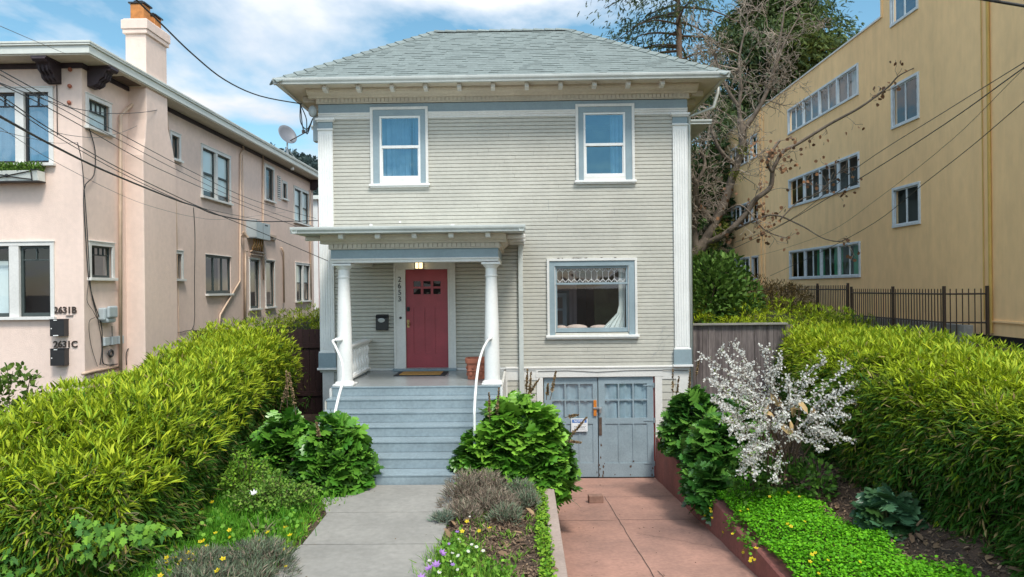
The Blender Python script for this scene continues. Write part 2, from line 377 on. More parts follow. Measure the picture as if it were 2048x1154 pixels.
T_ACANTH = lobed([(0, .012), (.18, .02), (.22, .28), (.30, .34), (.35, .20), (.42, .50), (.50, .52), (.53, .24), (.63, .46), (.71, .44), (.72, .20), (.84, .26), (.90, .20), (.91, .08), (1, 0)], .35, .3)
T_SPRAY = lobed([(0, .02), (.15, .3), (.22, .08), (.38, .5), (.45, .12), (.62, .42), (.7, .1), (.85, .22), (1, 0)], .25, .1)
T_IVY = lobed([(0, .04), (.02, .35), (.2, .2), (.35, .55), (.5, .26), (.7, .22), (1, 0)], .12, .1)
def flower_t(n=5, inner=.25, cup=.2):
    tv = [(0, 0, 0)]; tf = []
    for i in range(n):
        a = 2*math.pi*i/n
        for da, r in ((-.45, .62), (0, 1.0), (.45, .62)):
            b = a+da*2*math.pi/n*1.0; tv.append((r*math.cos(b), r*math.sin(b), cup*r*r))
        o = 1+3*i; tf.append((0, o, o+1, o+2))
    return (tv, tf)
T_FLOWER = flower_t()
def runit(n, rs=rng):
    v = rs.normal(size=(n, 3)); return v/np.linalg.norm(v, axis=1, keepdims=True)
def mixcol(n, a, b, rs=rng, bright=.18, t=None):
    a = np.array(a); b = np.array(b); t = rs.rand(n) if t is None else np.clip(t, 0, 1)
    c = a[None]*(1-t[:, None])+b[None]*t[:, None]
    return np.clip(c*(1+rs.uniform(-bright, bright, (n, 1))), 0, 1)
def norm(v): return v/np.maximum(np.linalg.norm(v, axis=-1, keepdims=True), 1e-9)
def wob(p, s, seed=0):
    rs = np.random.RandomState(seed+31); out = 0
    for i in range(5):
        k = rs.normal(size=3); k /= np.linalg.norm(k); out = out+np.sin(p@k*s*(.7+.3*i)+rs.rand()*6.3)
    return out/5*1.3
def clusters(lm, P, A, per, L, W, spread, colfn, rs, tmpl=T_LANCE, droop=0.25):
    k = len(P); Pi = np.repeat(P, per, 0); Ai = np.repeat(A, per, 0)
    D = norm(Ai+runit(k*per, rs)*spread); D[:, 2] -= droop*rs.rand(k*per); D = norm(D)
    Pi = Pi+D*0.02+runit(k*per, rs)*0.02
    Nn = norm(np.array([0, 0, 1.0])[None]+runit(k*per, rs)*.7+Ai*.3)
    l = L*rs.uniform(.6, 1.25, k*per); lm.add(Pi, D, Nn, l, W*rs.uniform(.7, 1.3, k*per), tmpl, colfn(k, per))

# ================================================================== SETTING: ground, paths
def drive_z(y): return -1.09+(14.36-max(y, 2.5))*0.0885 if y < 14.4 else -1.09
def yard_z(x, y):
    if x <= 0.40: z = 0.0
    elif x >= 2.76:
        if x < 3.9: z = -0.30+(x-2.76)*0.22
        elif x < 7.2: z = -0.05+(x-3.9)*0.47
        else: z = 1.5
    else: z = drive_z(y)-0.03
    if x < -8.2: z = 0.25
    return z
xs = [-900, -300, -100, -40, -20, -12, -8.3, -8.1]+[round(-8+0.25*i, 3) for i in range(33)]+[0.37, 0.372+0.03, 0.7, 1.2, 1.8, 2.4, 2.745, 2.765, 3, 3.3, 3.6, 3.9, 4.4, 5, 5.8, 6.5, 7.2, 9, 12, 20, 40, 100, 300, 900]
xs = sorted(set(xs))
ys = [-900, -300, -80, -20, -5, 0, 2]+[round(2.5+0.25*i, 3) for i in range(48)]+[14.6, 16, 20, 28, 40, 80, 200, 500, 1500]
ys = sorted(set(ys))
mb = MB(); vs = []
for y in ys:
    for x in xs:
        z = yard_z(x, y)
        if (x < .3 and x > -8) or x > 2.8: z += random.uniform(-.015, .015) if abs(x) < 9 else 0
        if y > 60 and x < -20: z = 0
        vs.append((x, y, z-0.012))
nx = len(xs); fs = [(j*nx+i, j*nx+i+1, (j+1)*nx+i+1, (j+1)*nx+i) for j in range(len(ys)-1) for i in range(nx-1)]
mb.add(vs, fs); tag(mb.build('ground', 'soil'), kind='structure')

mb = MB(); gap = 0.03
def slab(poly, z0, z1):  # ground slab
    mb.prism(poly, 'z', z0, z1)
joints = [9.95, 8.73, 7.63, 6.5, 5.35, 4.2, 3.0, 1.8]
for a, b in zip(joints[:-1], joints[1:]):
    xr = -0.93
    if a > 9.9: poly = [(-2.95, a), (-2.83, 9.6), (-2.50, b+gap), (xr, b+gap), (-0.98, a)]
    else: poly = [(-2.47, a), (-2.47+.02, b+gap), (xr, b+gap), (xr, a)]
    slab(poly[::-1], -0.08, 0.03)
tag(mb.build('path', 'concrete', bevel=0.006), kind='structure')

mb = MB()
yy = [14.33, 12.6, 11.2, 9.9, 8.4, 6.9, 5.4, 3.9, 2.4]
vs = []; fs = []
for y in yy: vs += [(0.40, y, drive_z(y)+0.004), (2.72, y, drive_z(y)+0.004)]
for i in range(len(yy)-1): fs.append((2*i, 2*i+2, 2*i+3, 2*i+1))
mb.add(vs, fs); tag(mb.build('driveway', 'drive'), kind='structure')
# cracks and joints in the driveway: thin raised-by-nothing grooves as narrow sheets
def drive_strip(mb, pts, wd, dz=0.009):
    for (xa, ya), (xb, yb) in zip(pts[:-1], pts[1:]):
        d = Vector((xb-xa, yb-ya)); d.normalize(); n = Vector((-d.y, d.x))*wd/2
        mb.quad((xa-n.x, ya-n.y, drive_z(ya)+dz), (xb-n.x, yb-n.y, drive_z(yb)+dz), (xb+n.x, yb+n.y, drive_z(yb)+dz), (xa+n.x, ya+n.y, drive_z(ya)+dz))
mb = MB()
def jag(a, b, n, j):
    return [(a[0]+(b[0]-a[0])*t+random.uniform(-j, j), a[1]+(b[1]-a[1])*t+random.uniform(-j, j)) for t in [i/n for i in range(n+1)]]
drive_strip(mb, jag((1.42, 12.5), (1.50, 6.2), 26, .008), .010)
drive_strip(mb, jag((0.42, 12.45), (2.70, 12.5), 16, .012), .007)
drive_strip(mb, jag((0.42, 10.75), (2.70, 10.82), 16, .02), .009)
drive_strip(mb, jag((1.55, 8.3), (1.68, 6.6), 9, .02), .008)
drive_strip(mb, jag((1.60, 10.0), (2.6, 9.2), 9, .03), .004)
tag(mb.build('driveway_cracks', 'crack'), kind='structure')

mb = MB(); mb.box(0.262, 0.405, 2.4, 10.9, -0.95, 0.045)
o = mb.build('curb', 'curb', bevel=0.012); tag(o, kind='structure')

# red retaining wall: uneven top, slightly leaning
mb = MB(); n = 30; vs = []; fs = []
for i in range(n+1):
    y = 14.34-(14.34-2.5)*i/n; t = -0.255+random.uniform(-.02, .02); j = random.uniform(-.012, .012)
    zb = drive_z(y)-.06
    vs += [(2.66+j, y, zb), (2.69+j, y, t-.02), (2.71+j, y, t), (2.86, y, t), (2.88, y, zb-.1)]
for i in range(n):
    for k in range(4): fs.append((5*i+k, 5*i+k+1, 5*i+k+6, 5*i+k+5))
fs.append((0, 1, 2, 3, 4)); fs.append(tuple(5*n+k for k in (4, 3, 2, 1, 0)))
mb.add(vs, fs); tag(mb.build('retaining_wall', 'retain'), 'low red painted concrete retaining wall along the right side of the driveway', 'wall')

mb = MB(Matrix.Translation((1.22, 12.05, drive_z(12.05)+0.005)) @ Matrix.Rotation(R(6), 4, 'Z'))
mb.box(-.13, .12, -.07, .07, 0, .13)
tag(mb.build('brick', 'brick', bevel=.012, loc=(1.22, 12.05, drive_z(12.05))), 'weathered brick lying on the red driveway in front of the garage doors', 'brick')

# far hill with trees behind the pink house
mb = MB(); lm = LM(); rs = np.random.RandomState(3)
vs = []; fs = []
hx = np.linspace(-420, 60, 40); hy = np.linspace(240, 520, 12)
for y in hy:
    for x in hx:
        t = 1-((y-400)/150)**2; prof = 78*math.exp(-((x+150)/120)**2)+3*math.sin(x*.05)
        vs.append((x, y, max(-2, prof*max(t, 0)-2)))
for j in range(11):
    for i in range(39): fs.append((j*40+i, j*40+i+1, (j+1)*40+i+1, (j+1)*40+i))
mb.add(vs, fs); tag(mb.build('hill', 'hill', smooth=True), kind='structure')
P = []
for _ in range(700):
    x = rs.uniform(-260, -40); y = rs.uniform(300, 420)
    t = 1-((y-400)/150)**2; z = 78*math.exp(-((x+150)/120)**2)*max(t, 0)-2
    c = np.array([x, y, z+3]); q = runit(26, rs)*np.array([4, 4, 4.5])[None]+c; P.append(q)
P = np.concatenate(P); lm.add(P, runit(len(P), rs), runit(len(P), rs), 3.2, 2.2, T_SPRAY, mixcol(len(P), (.03, .055, .055), (.06, .085, .075), rs))  # haze blue painted into the tree colours
tag(lm.build('hillside_trees', 'leaf'), 'distant blue grey wood covering the far hill behind the pink house', 'trees', kind='stuff')

# ================================================================== MAIN HOUSE
FY = 14.36
XL, XR = -4.16, 3.40
house = thing('house', 'two storey grey green clapboard house with hipped roof, columned porch and red front door', 'house', (-.38, FY, -1.1))
holes = [(-3.03, -1.96, 5.04, 6.50), (1.18, 2.26, 5.06, 6.50), (0.56, 2.28, 1.91, 3.35), (-2.56, -1.44, 1.10, 3.30)]
gh = (0.30, 2.80, -1.2, 1.09)
def course_segments(x0, x1, z0, z1, hs):
    seg = [(x0, x1)]
    for a, b, c, d in hs:
        if z1 > c+.001 and z0 < d-.001:
            ns = []
            for s, e in seg:
                if b <= s or a >= e: ns.append((s, e)); continue
                if a > s: ns.append((s, a))
                if b < e: ns.append((b, e))
            seg = ns
    return seg
mb = MB()
PIT = (6.37-1.20)/68
for i in range(68):
    z0 = 1.20+i*PIT; z1 = z0+PIT
    for s, e in course_segments(XL+.25, XR-.25, z0, z1, holes):
        # board butt joints
        cuts = [s]
        if e-s > 2.2 and random.random() < .55: cuts.append(random.uniform(s+.6, e-.6))
        cuts.append(e)
        for a, b in zip(cuts[:-1], cuts[1:]):
            a2 = a+.0015; b2 = b-.0015; t = random.uniform(-.001, .001)
            yo = FY-.017+t; yi = FY-.007; zr = z0+.010
            mb.add([(a2, yo, zr), (b2, yo, zr), (b2, yo+.002, z1-.010), (a2, yo+.002, z1-.010), (a2, yi, z1-.002), (b2, yi, z1-.002), (b2, FY+.01, z0), (a2, FY+.01, z0), (a2, FY+.01, z1), (b2, FY+.01, z1)],
                   [(0, 1, 2, 3), (3, 2, 5, 4), (7, 6, 1, 0), (4, 5, 9, 8)])
wall = mb.build('wall', 'siding', house)
mb = MB()
PS = .155
sk = (MB(), MB())
for i in range(15):
    z0 = 1.12-PS*(i+1); z1 = z0+PS
    for s, e in course_segments(XL+.03, XR-.03, z0, z1, [gh]):
        sk[s > 1].add([(s, FY-.012, z0+.006), (e, FY-.012, z0+.006), (e, FY-.003, z1), (s, FY-.003, z1), (s, FY+.01, z0), (e, FY+.01, z0)], [(0, 1, 2, 3), (4, 5, 1, 0)])
[q.build('skirt_siding', 'siding', house) for q in sk]
# side and rear walls with lapped boards
mb = MB()
for sx, xx in ((-1, XL+.05), (1, XR-.05)):
    for i in range(52):
        z0 = -1.1+i*.154; z1 = z0+.154
        mb.quad((xx+sx*.014, FY+.02, z0), (xx+sx*.014, 24.5, z0), (xx+sx*.003, 24.5, z1), (xx+sx*.003, FY+.02, z1))
        mb.quad((xx, FY+.02, z0), (xx, 24.5, z0), (xx+sx*.014, 24.5, z0), (xx+sx*.014, FY+.02, z0))
mb.quad((XL+.05, 24.5, -1.1), (XR-.05, 24.5, -1.1), (XR-.05, 24.5, 6.9), (XL+.05, 24.5, 6.9))
mb.build('side_wall', 'siding_side', house)
# touch-up paint patches over the porch roof
mb = MB()
for x, z, w_, h_ in ((-3.45, 4.06, .10, .05), (-3.30, 4.02, .07, .07), (-3.02, 4.03, .20, .06), (-2.62, 4.05, .22, .05), (-2.5, 4.2, .05, .04), (-2.2, 4.06, .09, .08), (-1.95, 4.03, .16, .06), (-1.72, 4.08, .07, .09), (-1.42, 4.10, .12, .12), (-1.3, 4.03, .2, .05), (-3.1, 4.15, .08, .05), (-.6, 4.03, .12, .03)):
    pts = [(x+w_*.5*math.cos(a)*random.uniform(.7, 1.1), z+h_*.5*math.sin(a)*random.uniform(.7, 1.1)) for a in [k*math.pi/6 for k in range(12)]]
    mb.prism(pts, 'y', FY-.0195, FY-.012)
mb.each('paint_patch', 'white', house)
mb = MB(); rs = np.random.RandomState(17)
for x, w_ in ((1.05, .05), (1.14, .16), (1.30, .07), (1.62, .04), (1.90, .05), (.74, .05), (.82, .03)):
    z = 3.418; pts = [(x+w_*.5*math.cos(a)*rs.uniform(.7, 1.2), z+.009*math.sin(a)*rs.uniform(.5, 1.3)) for a in np.arange(0, 6.2, .6)]
    mb.prism(pts, 'y', FY-.072, FY-.03)
mb.each('peeled_paint', 'rust', house)
mb = MB()      # faint scratches left by a vine near the lower right corner
for k in range(9):
    x = rs.uniform(2.5, 3.05); z = rs.uniform(1.35, 1.9); pts = []
    for j in range(6): pts.append((x, FY-.021, z)); x += rs.uniform(.0, .04); z += rs.uniform(.01, .05)
    mb.tube(pts, .0022, 3)
for x, z, l in ((.55, 4.62, .22), (-.9, 5.65, .10), (1.9, 4.42, .12), (.85, 4.85, .02), (2.62, 3.6, .05)):
    mb.tube([(x, FY-.020, z), (x+.004, FY-.020, z-l)], .0028, 3)
mb.each('scratch', 'signgrey', house)
# dark rooms inside
mb = MB()
for z0, z1 in ((1.0, 3.85), (4.1, 6.85)):
    x0, x1, y0, y1 = XL+.2, XR-.2, FY+.13, FY+3.6
    mb.quad((x0, y1, z0), (x1, y1, z0), (x1, y1, z1), (x0, y1, z1))
    mb.quad((x0, y0, z0), (x0, y1, z0), (x0, y1, z1), (x0, y0, z1)); mb.quad((x1, y1, z0), (x1, y0, z0), (x1, y0, z1), (x1, y1, z1))
    mb.quad((x0, y0, z0), (x1, y0, z0), (x1, y1, z0), (x0, y1, z0)); mb.quad((x0, y0, z1), (x0, y1, z1), (x1, y1, z1), (x1, y0, z1))
mb.quad((-0.55, FY+.3, 1.0), (-.55, FY+3.5, 1.0), (-.55, FY+3.5, 3.85), (-.55, FY+.3, 3.85))
mb.build('interior_wall', 'room', house)
# belt moulding at porch floor height
mb = MB()
prof = [(FY+.01, 1.13), (FY-.035, 1.13), (FY-.035, 1.155), (FY-.05, 1.17), (FY-.05, 1.195), (FY-.03, 1.205), (FY+.01, 1.21)]
for a, b in ((XL-.02, -3.30), (-.36, XR+.0)): mb.prism(prof, 'x', a, b)
mb.box(-3.30, -.36, FY-.03, FY+.01, 1.155, 1.20)
mb.build('belt_moulding', 'trim', house)
mb = MB()
for a, b in ((-.36, .27), (2.83, XR-.0)):
    mb.box(a, b, FY-.022, FY+.01, .93, 1.13)
mb.box(-.44, -.33, FY-.024, FY+.01, -1.0, 1.13); mb.box(3.12, 3.37, FY-.026, FY+.01, -1.1, .93)
mb.box(-4.13, -3.9, FY-.026, FY+.01, -.6, 1.13)
mb.each('skirt_board', 'trim', house)

# upper mouldings, frieze, dentils, cornice
mb = MB()
for a, b in ((XL-.0, -3.09), (-1.90, 1.12), (2.32, XR+.0)):
    mb.prism([(FY+.01, 6.33), (FY-.03, 6.33), (FY-.03, 6.37), (FY-.045, 6.385), (FY-.045, 6.41), (FY-.06, 6.43), (FY-.06, 6.452), (FY+.01, 6.452)], 'x', a, b)
mb.build('architrave', 'trim', house)
mb = MB(); mb.box(XL+.0, XR-.0, FY-.028, FY+.05, 6.452, 6.632); mb.box(XL, XL+.1, FY+.05, 24, 6.45, 6.63); mb.box(XR-.1, XR, FY+.05, 24, 6.45, 6.63)
mb.build('frieze', 'blue', house)
def dentil_course(mb, x0, x1, y, z0, z1, pitch, dep=.035):
    n = int(round((x1-x0)/pitch)); p = (x1-x0)/n
    mb.box(x0-.01, x1+.01, y-.012, y+.04, z0-.022, z0-.001); mb.box(x0, x1, y+.004, y+.04, z0, z1)
    for i in range(n): mb.box(x0+i*p+.006, x0+(i+1)*p-.006, y-dep+.01, y+.004, z0+.001, z1-.001)
mb = MB(); dentil_course(mb, XL-.03, XR+.03, FY-.05, 6.665, 6.745, .083)
mb.build('dentil_band', 'soffit', house)
mb = MB(); SZ = 6.905
mb.prism([(FY+.02, 6.746), (FY-.10, 6.746), (FY-.11, 6.765), (FY-.13, 6.78), (FY-.19, 6.80), (FY-.235, 6.83), (FY-.25, 6.86), (FY-.27, 6.862), (FY-.27, SZ-.002), (FY+.02, SZ-.002)], 'x', XL-.18, XR+.18)
for sx, xx in ((-1, XL), (1, XR)):
    pts = [(xx+sx*t, z) for t, z in ((-.02, 6.66), (.05, 6.66), (.06, 6.75), (.13, 6.79), (.17, 6.84), (.18, SZ-.003), (-.02, SZ-.003))]
    mb.prism(pts if sx > 0 else pts[::-1], 'y', FY+.02, 24)
mb.build('cornice', 'soffit', house)
EX0, EX1, EY0, EY1 = -4.80, 4.03, 13.76, 19.38
mb = MB(); mb.box(EX0, EX1, EY0, 24.9, SZ, SZ+.03)
mb.build('soffit', 'soffit', house)
for i in range(11):     # outlookers under the eave
    x = -3.90+i*.6715
    mb = MB(); pr = [(FY-.275, SZ-.002), (FY-.275, SZ-.10), (FY-.33, SZ-.125), (FY-.44, SZ-.115), (FY-.50, SZ-.095), (FY-.50, SZ-.03), (FY-.485, SZ-.002)]
    mb.prism(pr, 'x', x-.04, x+.04)
    mb.build('bracket', 'trim', house, bevel=.004)
for sx, xx in ((-1, XL-.18), (1, XR+.18)):
    for k in range(5):
        y = FY+.35+k*.68; mb = MB(); a, b = sorted((xx, xx+sx*.24)); mb.box(a, b, y-.04, y+.04, SZ-.115, SZ-.002); mb.build('bracket', 'trim', house, bevel=.008)
# gutters (ogee)
def gutter(mb, a, b, axis='x', pos=0.0, zt=7.0, sgn=-1, h=.115, d=.11):
    """front face at pos, trough behind it"""
    s = sgn
    pr = [(pos-s*d, zt-h), (pos-s*.035, zt-h), (pos-s*.03, zt-h*.75), (pos-s*.006, zt-h*.45), (pos, zt-h*.2), (pos, zt), (pos-s*.012, zt), (pos-s*.014, zt-h*.2), (pos-s*.04, zt-h*.8), (pos-s*(d-.01), zt-h*.85), (pos-s*(d-.01), zt-.002), (pos-s*d, zt-.002)]
    if axis == 'x': mb.prism(pr, 'x', a, b)
    else: mb.prism([(p[0], p[1]) for p in pr][::-1], 'y', a, b)
mb = MB(); gutter(mb, -4.87, 4.09, 'x', 13.68, 7.0, -1)
gutter(mb, 13.69, 19.5, 'y', -4.87, 6.999, -1); gutter(mb, 13.69, 19.5, 'y', 4.09, 6.999, 1)
mb.build('gutter', 'gutter', house)
# ---- shingled hip roof
Z0, Z1 = 6.965, 8.92
FA, FB, RA, RB = Vector((-4.84, 13.72, Z0)), Vector((4.06, 13.72, Z0)), Vector((-2.0, 16.57, Z1)), Vector((1.13, 16.57, Z1))
BA, BB = Vector((-4.84, 19.42, Z0)), Vector((4.06, 19.42, Z0))
mb = MB(); mb.add([FA, FB, RA, RB, BA, BB], [(0, 1, 3, 2), (1, 5, 3), (5, 4, 2, 3), (4, 0, 2)])
o = mb.build('roof_deck', 'dark', house); o.location.z -= .01
def shingles(lmv, A, B, C, D_, nc, wmin, wmax, seed):
    """A,B lower edge; C,D_ upper edge above A,B"""
    rs = np.random.RandomState(seed); vs = []; fs = []; cs = []
    nrm = (B-A).cross(C-A).normalized()
    if nrm.z < 0: nrm = -nrm
    for i in range(nc):
        t0 = i/nc; t1 = (i+1.05)/nc
        if t1 > 1: t1 = 1
        l0, r0 = A.lerp(C, t0), B.lerp(D_, t0); l1, r1 = A.lerp(C, t1), B.lerp(D_, t1)
        ln = (r0-l0).length; x = 0; ex = (r0-l0).normalized(); up = (l1-l0); upv = up-ex*up.dot(ex)
        off1 = (l1-l0).dot(ex); len1 = (r1-l1).length
        while x < ln:
            wd = rs.uniform(wmin, wmax); x2 = min(x+wd, ln)
            if ln-x2 < .06: x2 = ln
            a = l0+ex*x; b = l0+ex*x2
            xa = min(max(x, off1), off1+len1); xb = min(max(x2, off1), off1+len1)
            c = l0+ex*xb+upv; d = l0+ex*xa+upv
            th = .015 if rs.rand() < .38 else .007
            dz = rs.uniform(0, .010) if th > .01 else 0
            dn = -upv.normalized()*dz
            o = len(vs)
            vs += [a+dn+nrm*th, b+dn+nrm*th, c+nrm*.003, d+nrm*.003, a+dn, b+dn]
            fs += [(o, o+1, o+2, o+3), (o+4, o+5, o+1, o)]
            base = np.array((.205, .240, .228))
            base = base*rs.uniform(.93, 1.06)
            cs += [base]*6; x = x2
    return vs, fs, cs
def col_mesh(name, vs, fs, cs, m, parent):
    off = origin(parent); me = bpy.data.meshes.new(name)
    me.from_pydata([tuple(Vector(v)-off) for v in vs], [], fs); at = me.color_attributes.new('col', 'FLOAT_COLOR', 'POINT')
    at.data.foreach_set('color', np.concatenate([np.array(cs), np.ones((len(cs), 1))], 1).ravel().astype(np.float32))
    return link_mesh(me, name, m, parent)
V, F_, C_ = [], [], []
for q, sd_ in (((FA, FB, RA, RB), 1), ((BA, FA, RA, RA), 2), ((FB, BB, RB, RB), 3)):
    v, f, c = shingles(None, *q, 27, .10, .24, sd_)
    o = len(V); V += v; F_ += [tuple(i+o for i in x) for x in f]; C_ += c
col_mesh('roof', V, F_, C_, 'shingle', house)
V, F_, C_ = [], [], []
def hipcaps(P, Q, n):
    d = (Q-P).normalized(); side = d.cross(Vector((0, 0, 1))).normalized(); up = side.cross(d)
    if up.z < 0: up = -up
    for i in range(n):
        a = P.lerp(Q, i/n)-d*.02; b = P.lerp(Q, (i+1)/n)+d*.03
        o = len(V); w1 = .15
        dr = Vector((0, 0, -.085))
        V.extend([a+up*.045, a+side*w1+dr+up*.045, a-side*w1+dr+up*.045, b+up*.018, b+side*w1+dr+up*.018, b-side*w1+dr+up*.018,
                  a+up*.020, a+side*w1+dr+up*.020, a-side*w1+dr+up*.020])
        F_.extend([(o, o+1, o+4, o+3), (o, o+3, o+5, o+2), (o+6, o+7, o+1, o), (o+8, o+6, o, o+2), (o+1, o+7, o+4), (o+2, o+5, o+8)])
        k = random.uniform(.85, 1.15); C_.extend([np.array((.21, .245, .232))*k]*9)
hipcaps(FA, RA, 18); hipcaps(FB, RB, 18); hipcaps(RA, RB, 12)
col_mesh('roof_cap', V, F_, C_, 'shingle', house)
# rear wing, slightly wider, seen past both corners
mb = MB(); mb.box(XL-.45, XR+.62, 18.0, 24.4, -1.1, 6.82); mb.build('rear_wing', 'siding_side', house)
mb = MB(); mb.box(-5.22, 4.72, 17.45, 24.6, 6.845, 6.9); gutter(mb, -5.24, 4.74, 'x', 17.42, 6.95, -1, .10); mb.build('rear_eave', 'gutter', house)
mb = MB(); mb.tube([(4.02, 17.0, 6.90), (4.02, 17.1, 6.86), (3.96, 17.25, 6.72), (3.6, 17.3, 6.62), (3.43, 17.3, 6.55), (3.43, 17.3, .2)], .04, 8)
mb.tube([(4.07, 14.5, 6.92), (4.07, 14.52, 6.80), (3.98, 14.5, 6.5), (3.46, 14.45, 6.30), (3.46, 14.45, -.9)], .038, 8)
mb.each('downpipe', 'gutter', house, smooth=True)

# pilasters
for sx, x0, x1 in ((-1, -4.165, -3.865), (1, 3.095, 3.395)):
    mb = MB()
    mb.box(x0, x1, FY-.05, FY+.05, 1.56, 6.10, 0)
    g = 5; wd = (x1-x0-.05)/g     # raised flutes between grooves
    for k in range(g): mb.box(x0+.025+k*wd+.007, x0+.025+(k+1)*wd-.007, FY-.062, FY-.0485, 1.60, 6.02, 0)
    mb.box(x0, x0+.016, FY-.062, FY-.0485, 1.57, 6.09, 0); mb.box(x1-.016, x1, FY-.062, FY-.0485, 1.57, 6.09, 0)
    mb.box(x0-.015, x1+.015, FY-.075, FY+.05, 6.10, 6.135, 0)
    mb.box(x0-.0, x1+.0, FY-.058, FY+.05, 6.135, 6.27, 1)
    mb.box(x0-.02, x1+.02, FY-.085, FY+.05, 6.27, 6.30, 0); mb.box(x0-.045, x1+.045, FY-.115, FY+.05, 6.30, 6.345, 0)
    mb.box(x0-.02, x1+.02, FY-.085, FY+.05, 1.53, 1.56, 0)
    mb.box(x0-.03, x1+.03, FY-.085, FY+.05, 1.225, 1.53, 1)
    mb.box(x0-.05, x1+.05, FY-.12, FY+.05, 1.185, 1.225, 0)
    mb.build('pilaster', ['white', 'blue'], house, bevel=.004)

# windows
def dh_window(x0, x1, z0, z1, ix0, ix1, iz0, iz1, zm, gm, curt):
    mb = MB()
    for a, b, c, d in ((x0, x1, z1-.055, z1), (x0, x0+.055, z0, z1-.055), (x1-.055, x1, z0, z1-.055)):
        mb.box(a, b, FY-.062, FY+.02, c, d, 0)
    mb.box(x0+.055, x1-.055, FY-.045, FY+.02, iz1, z1-.055, 1); mb.box(x0+.055, ix0, FY-.045, FY+.02, z0, iz1, 1); mb.box(ix1, x1-.055, FY-.045, FY+.02, z0, iz1, 1)
    mb.box(ix0, ix1, FY-.035, FY+.06, z0, iz0, 0)
    w_ = mb.build('window', ['trim', 'blue'], house, bevel=.003)
    mb = MB(); mb.box(x0-.03, x1+.03, FY-.09, FY+.02, z0-.045, z0); mb.box(x0-.01, x1+.01, FY-.06, FY+.02, z0-.075, z0-.045); mb.build('sill', 'white', w_, bevel=.004)
    mb = MB(); t = .042
    mb.box(ix0, ix1, FY-.03, FY+.06, iz1-t, iz1); mb.box(ix0, ix0+t, FY-.03, FY+.06, iz0, iz1-t); mb.box(ix1-t, ix1, FY-.03, FY+.06, iz0, iz1-t)
    mb.box(ix0+t, ix1-t, FY-.03, FY+.06, iz0, iz0+.06); mb.box(ix0+t, ix1-t, FY-.022, FY+.03, zm-.028, zm+.028)
    mb.box(ix0+t, ix0+t+.02, FY-.01, FY+.05, iz0+.06, zm-.028); mb.box(ix1-t-.02, ix1-t, FY-.01, FY+.05, iz0+.06, zm-.028)
    mb.build('sash', 'white', w_, bevel=.003)
    mb = MB(); mb.quad((ix0+t, FY-.0, zm+.028), (ix1-t, FY-.0, zm+.028), (ix1-t, FY, iz1-t), (ix0+t, FY, iz1-t))
    mb.quad((ix0+t, FY+.03, iz0+.06), (ix1-t, FY+.03, iz0+.06), (ix1-t, FY+.03, zm-.028), (ix0+t, FY+.03, zm-.028))
    mb.build('pane', gm, w_)
    return w_
def drape(mb, x0, x1, z0, z1, y, amp=.03, waves=7, seed=0, n=48, pinch=None):
    r = np.random.RandomState(seed); ph = r.rand(3)*6; vs = []; fs = []
    rows = 8
    for j in range(rows+1):
        t = j/rows; z = z1+(z0-z1)*t; a, b = x0, x1
        if pinch: a, b = pinch(t, x0, x1)
        for i in range(n+1):
            s = i/n; vs.append((a+(b-a)*s, y+amp*math.sin(s*waves*6.28+ph[0])+amp*.5*math.sin(s*waves*2.3*6.28+ph[1]), z))
    for j in range(rows):
        for i in range(n): k = j*(n+1)+i; fs.append((k, k+1, k+n+2, k+n+1))
    mb.add(vs, fs)
dh_window(-3.09, -1.90, 4.985, 6.56, -2.905, -2.06, 5.085, 6.38, 5.745, 'glass_sky', None)
dh_window(1.12, 2.32, 5.0, 6.56, 1.28, 2.135, 5.08, 6.39, 5.735, 'glass_sky', None)
mb = MB(); drape(mb, -2.95, -2.30, 4.95, 6.5, FY+.22, .025, 5, 2); drape(mb, -2.24, -2.02, 4.95, 6.5, FY+.20, .025, 2, 4)
tag(mb.build('curtain', 'bluecurtain', smooth=True), 'blue curtains drawn behind the upper left window of the grey house', 'curtain', 'curtains')
mb = MB(); drape(mb, 1.86, 2.14, 4.95, 6.5, FY+.22, .025, 3, 5)
tag(mb.build('curtain', 'bluecurtain', smooth=True), 'narrow blue curtain at the edge of the upper right window', 'curtain', 'curtains')

# big parlour window with leaded upper light
mb = MB(); x0, x1, z0, z1 = .50, 2.34, 1.845, 3.41; ix0, ix1, iz0, iz1 = .66, 2.17, 1.90, 3.255
for a, b, c, d in ((x0, x1, z1-.05, z1), (x0, x0+.05, z0, z1-.05), (x1-.05, x1, z0, z1-.05)): mb.box(a, b, FY-.07, FY+.02, c, d, 0)
mb.box(x0+.05, x1-.05, FY-.048, FY+.02, iz1, z1-.05, 1); mb.box(x0+.05, ix0, FY-.048, FY+.02, z0, iz1, 1); mb.box(ix1, x1-.05, FY-.048, FY+.02, z0, iz1, 1)
mb.box(ix0, ix0+.014, FY-.03, FY+.02, iz0, iz1, 0); mb.box(ix1-.014, ix1, FY-.03, FY+.02, iz0, iz1, 0)
pw = mb.build('window', ['trim', 'blue'], house, bevel=.003)
mb = MB(); mb.box(x0-.03, x1+.03, FY-.10, FY+.02, z0-.045, z0); mb.box(x0-.01, x1+.01, FY-.07, FY+.02, z0-.08, z0-.045); mb.build('sill', 'white', pw, bevel=.004)
mb = MB(); a, b = ix0+.014, ix1-.014
mb.box(a, b, FY+.0, FY+.07, iz1-.05, iz1, 0); mb.box(a, a+.035, FY+.0, FY+.07, iz0, iz1-.05, 0); mb.box(b-.035, b, FY+.0, FY+.07, iz0, iz1-.05, 0)
mb.box(a+.035, b-.035, FY, FY+.07, iz0, iz0+.085, 0); mb.box(a, b, FY-.015, FY+.05, 2.875, 2.915, 0)
mb.build('sash', 'blue', pw, bevel=.003)
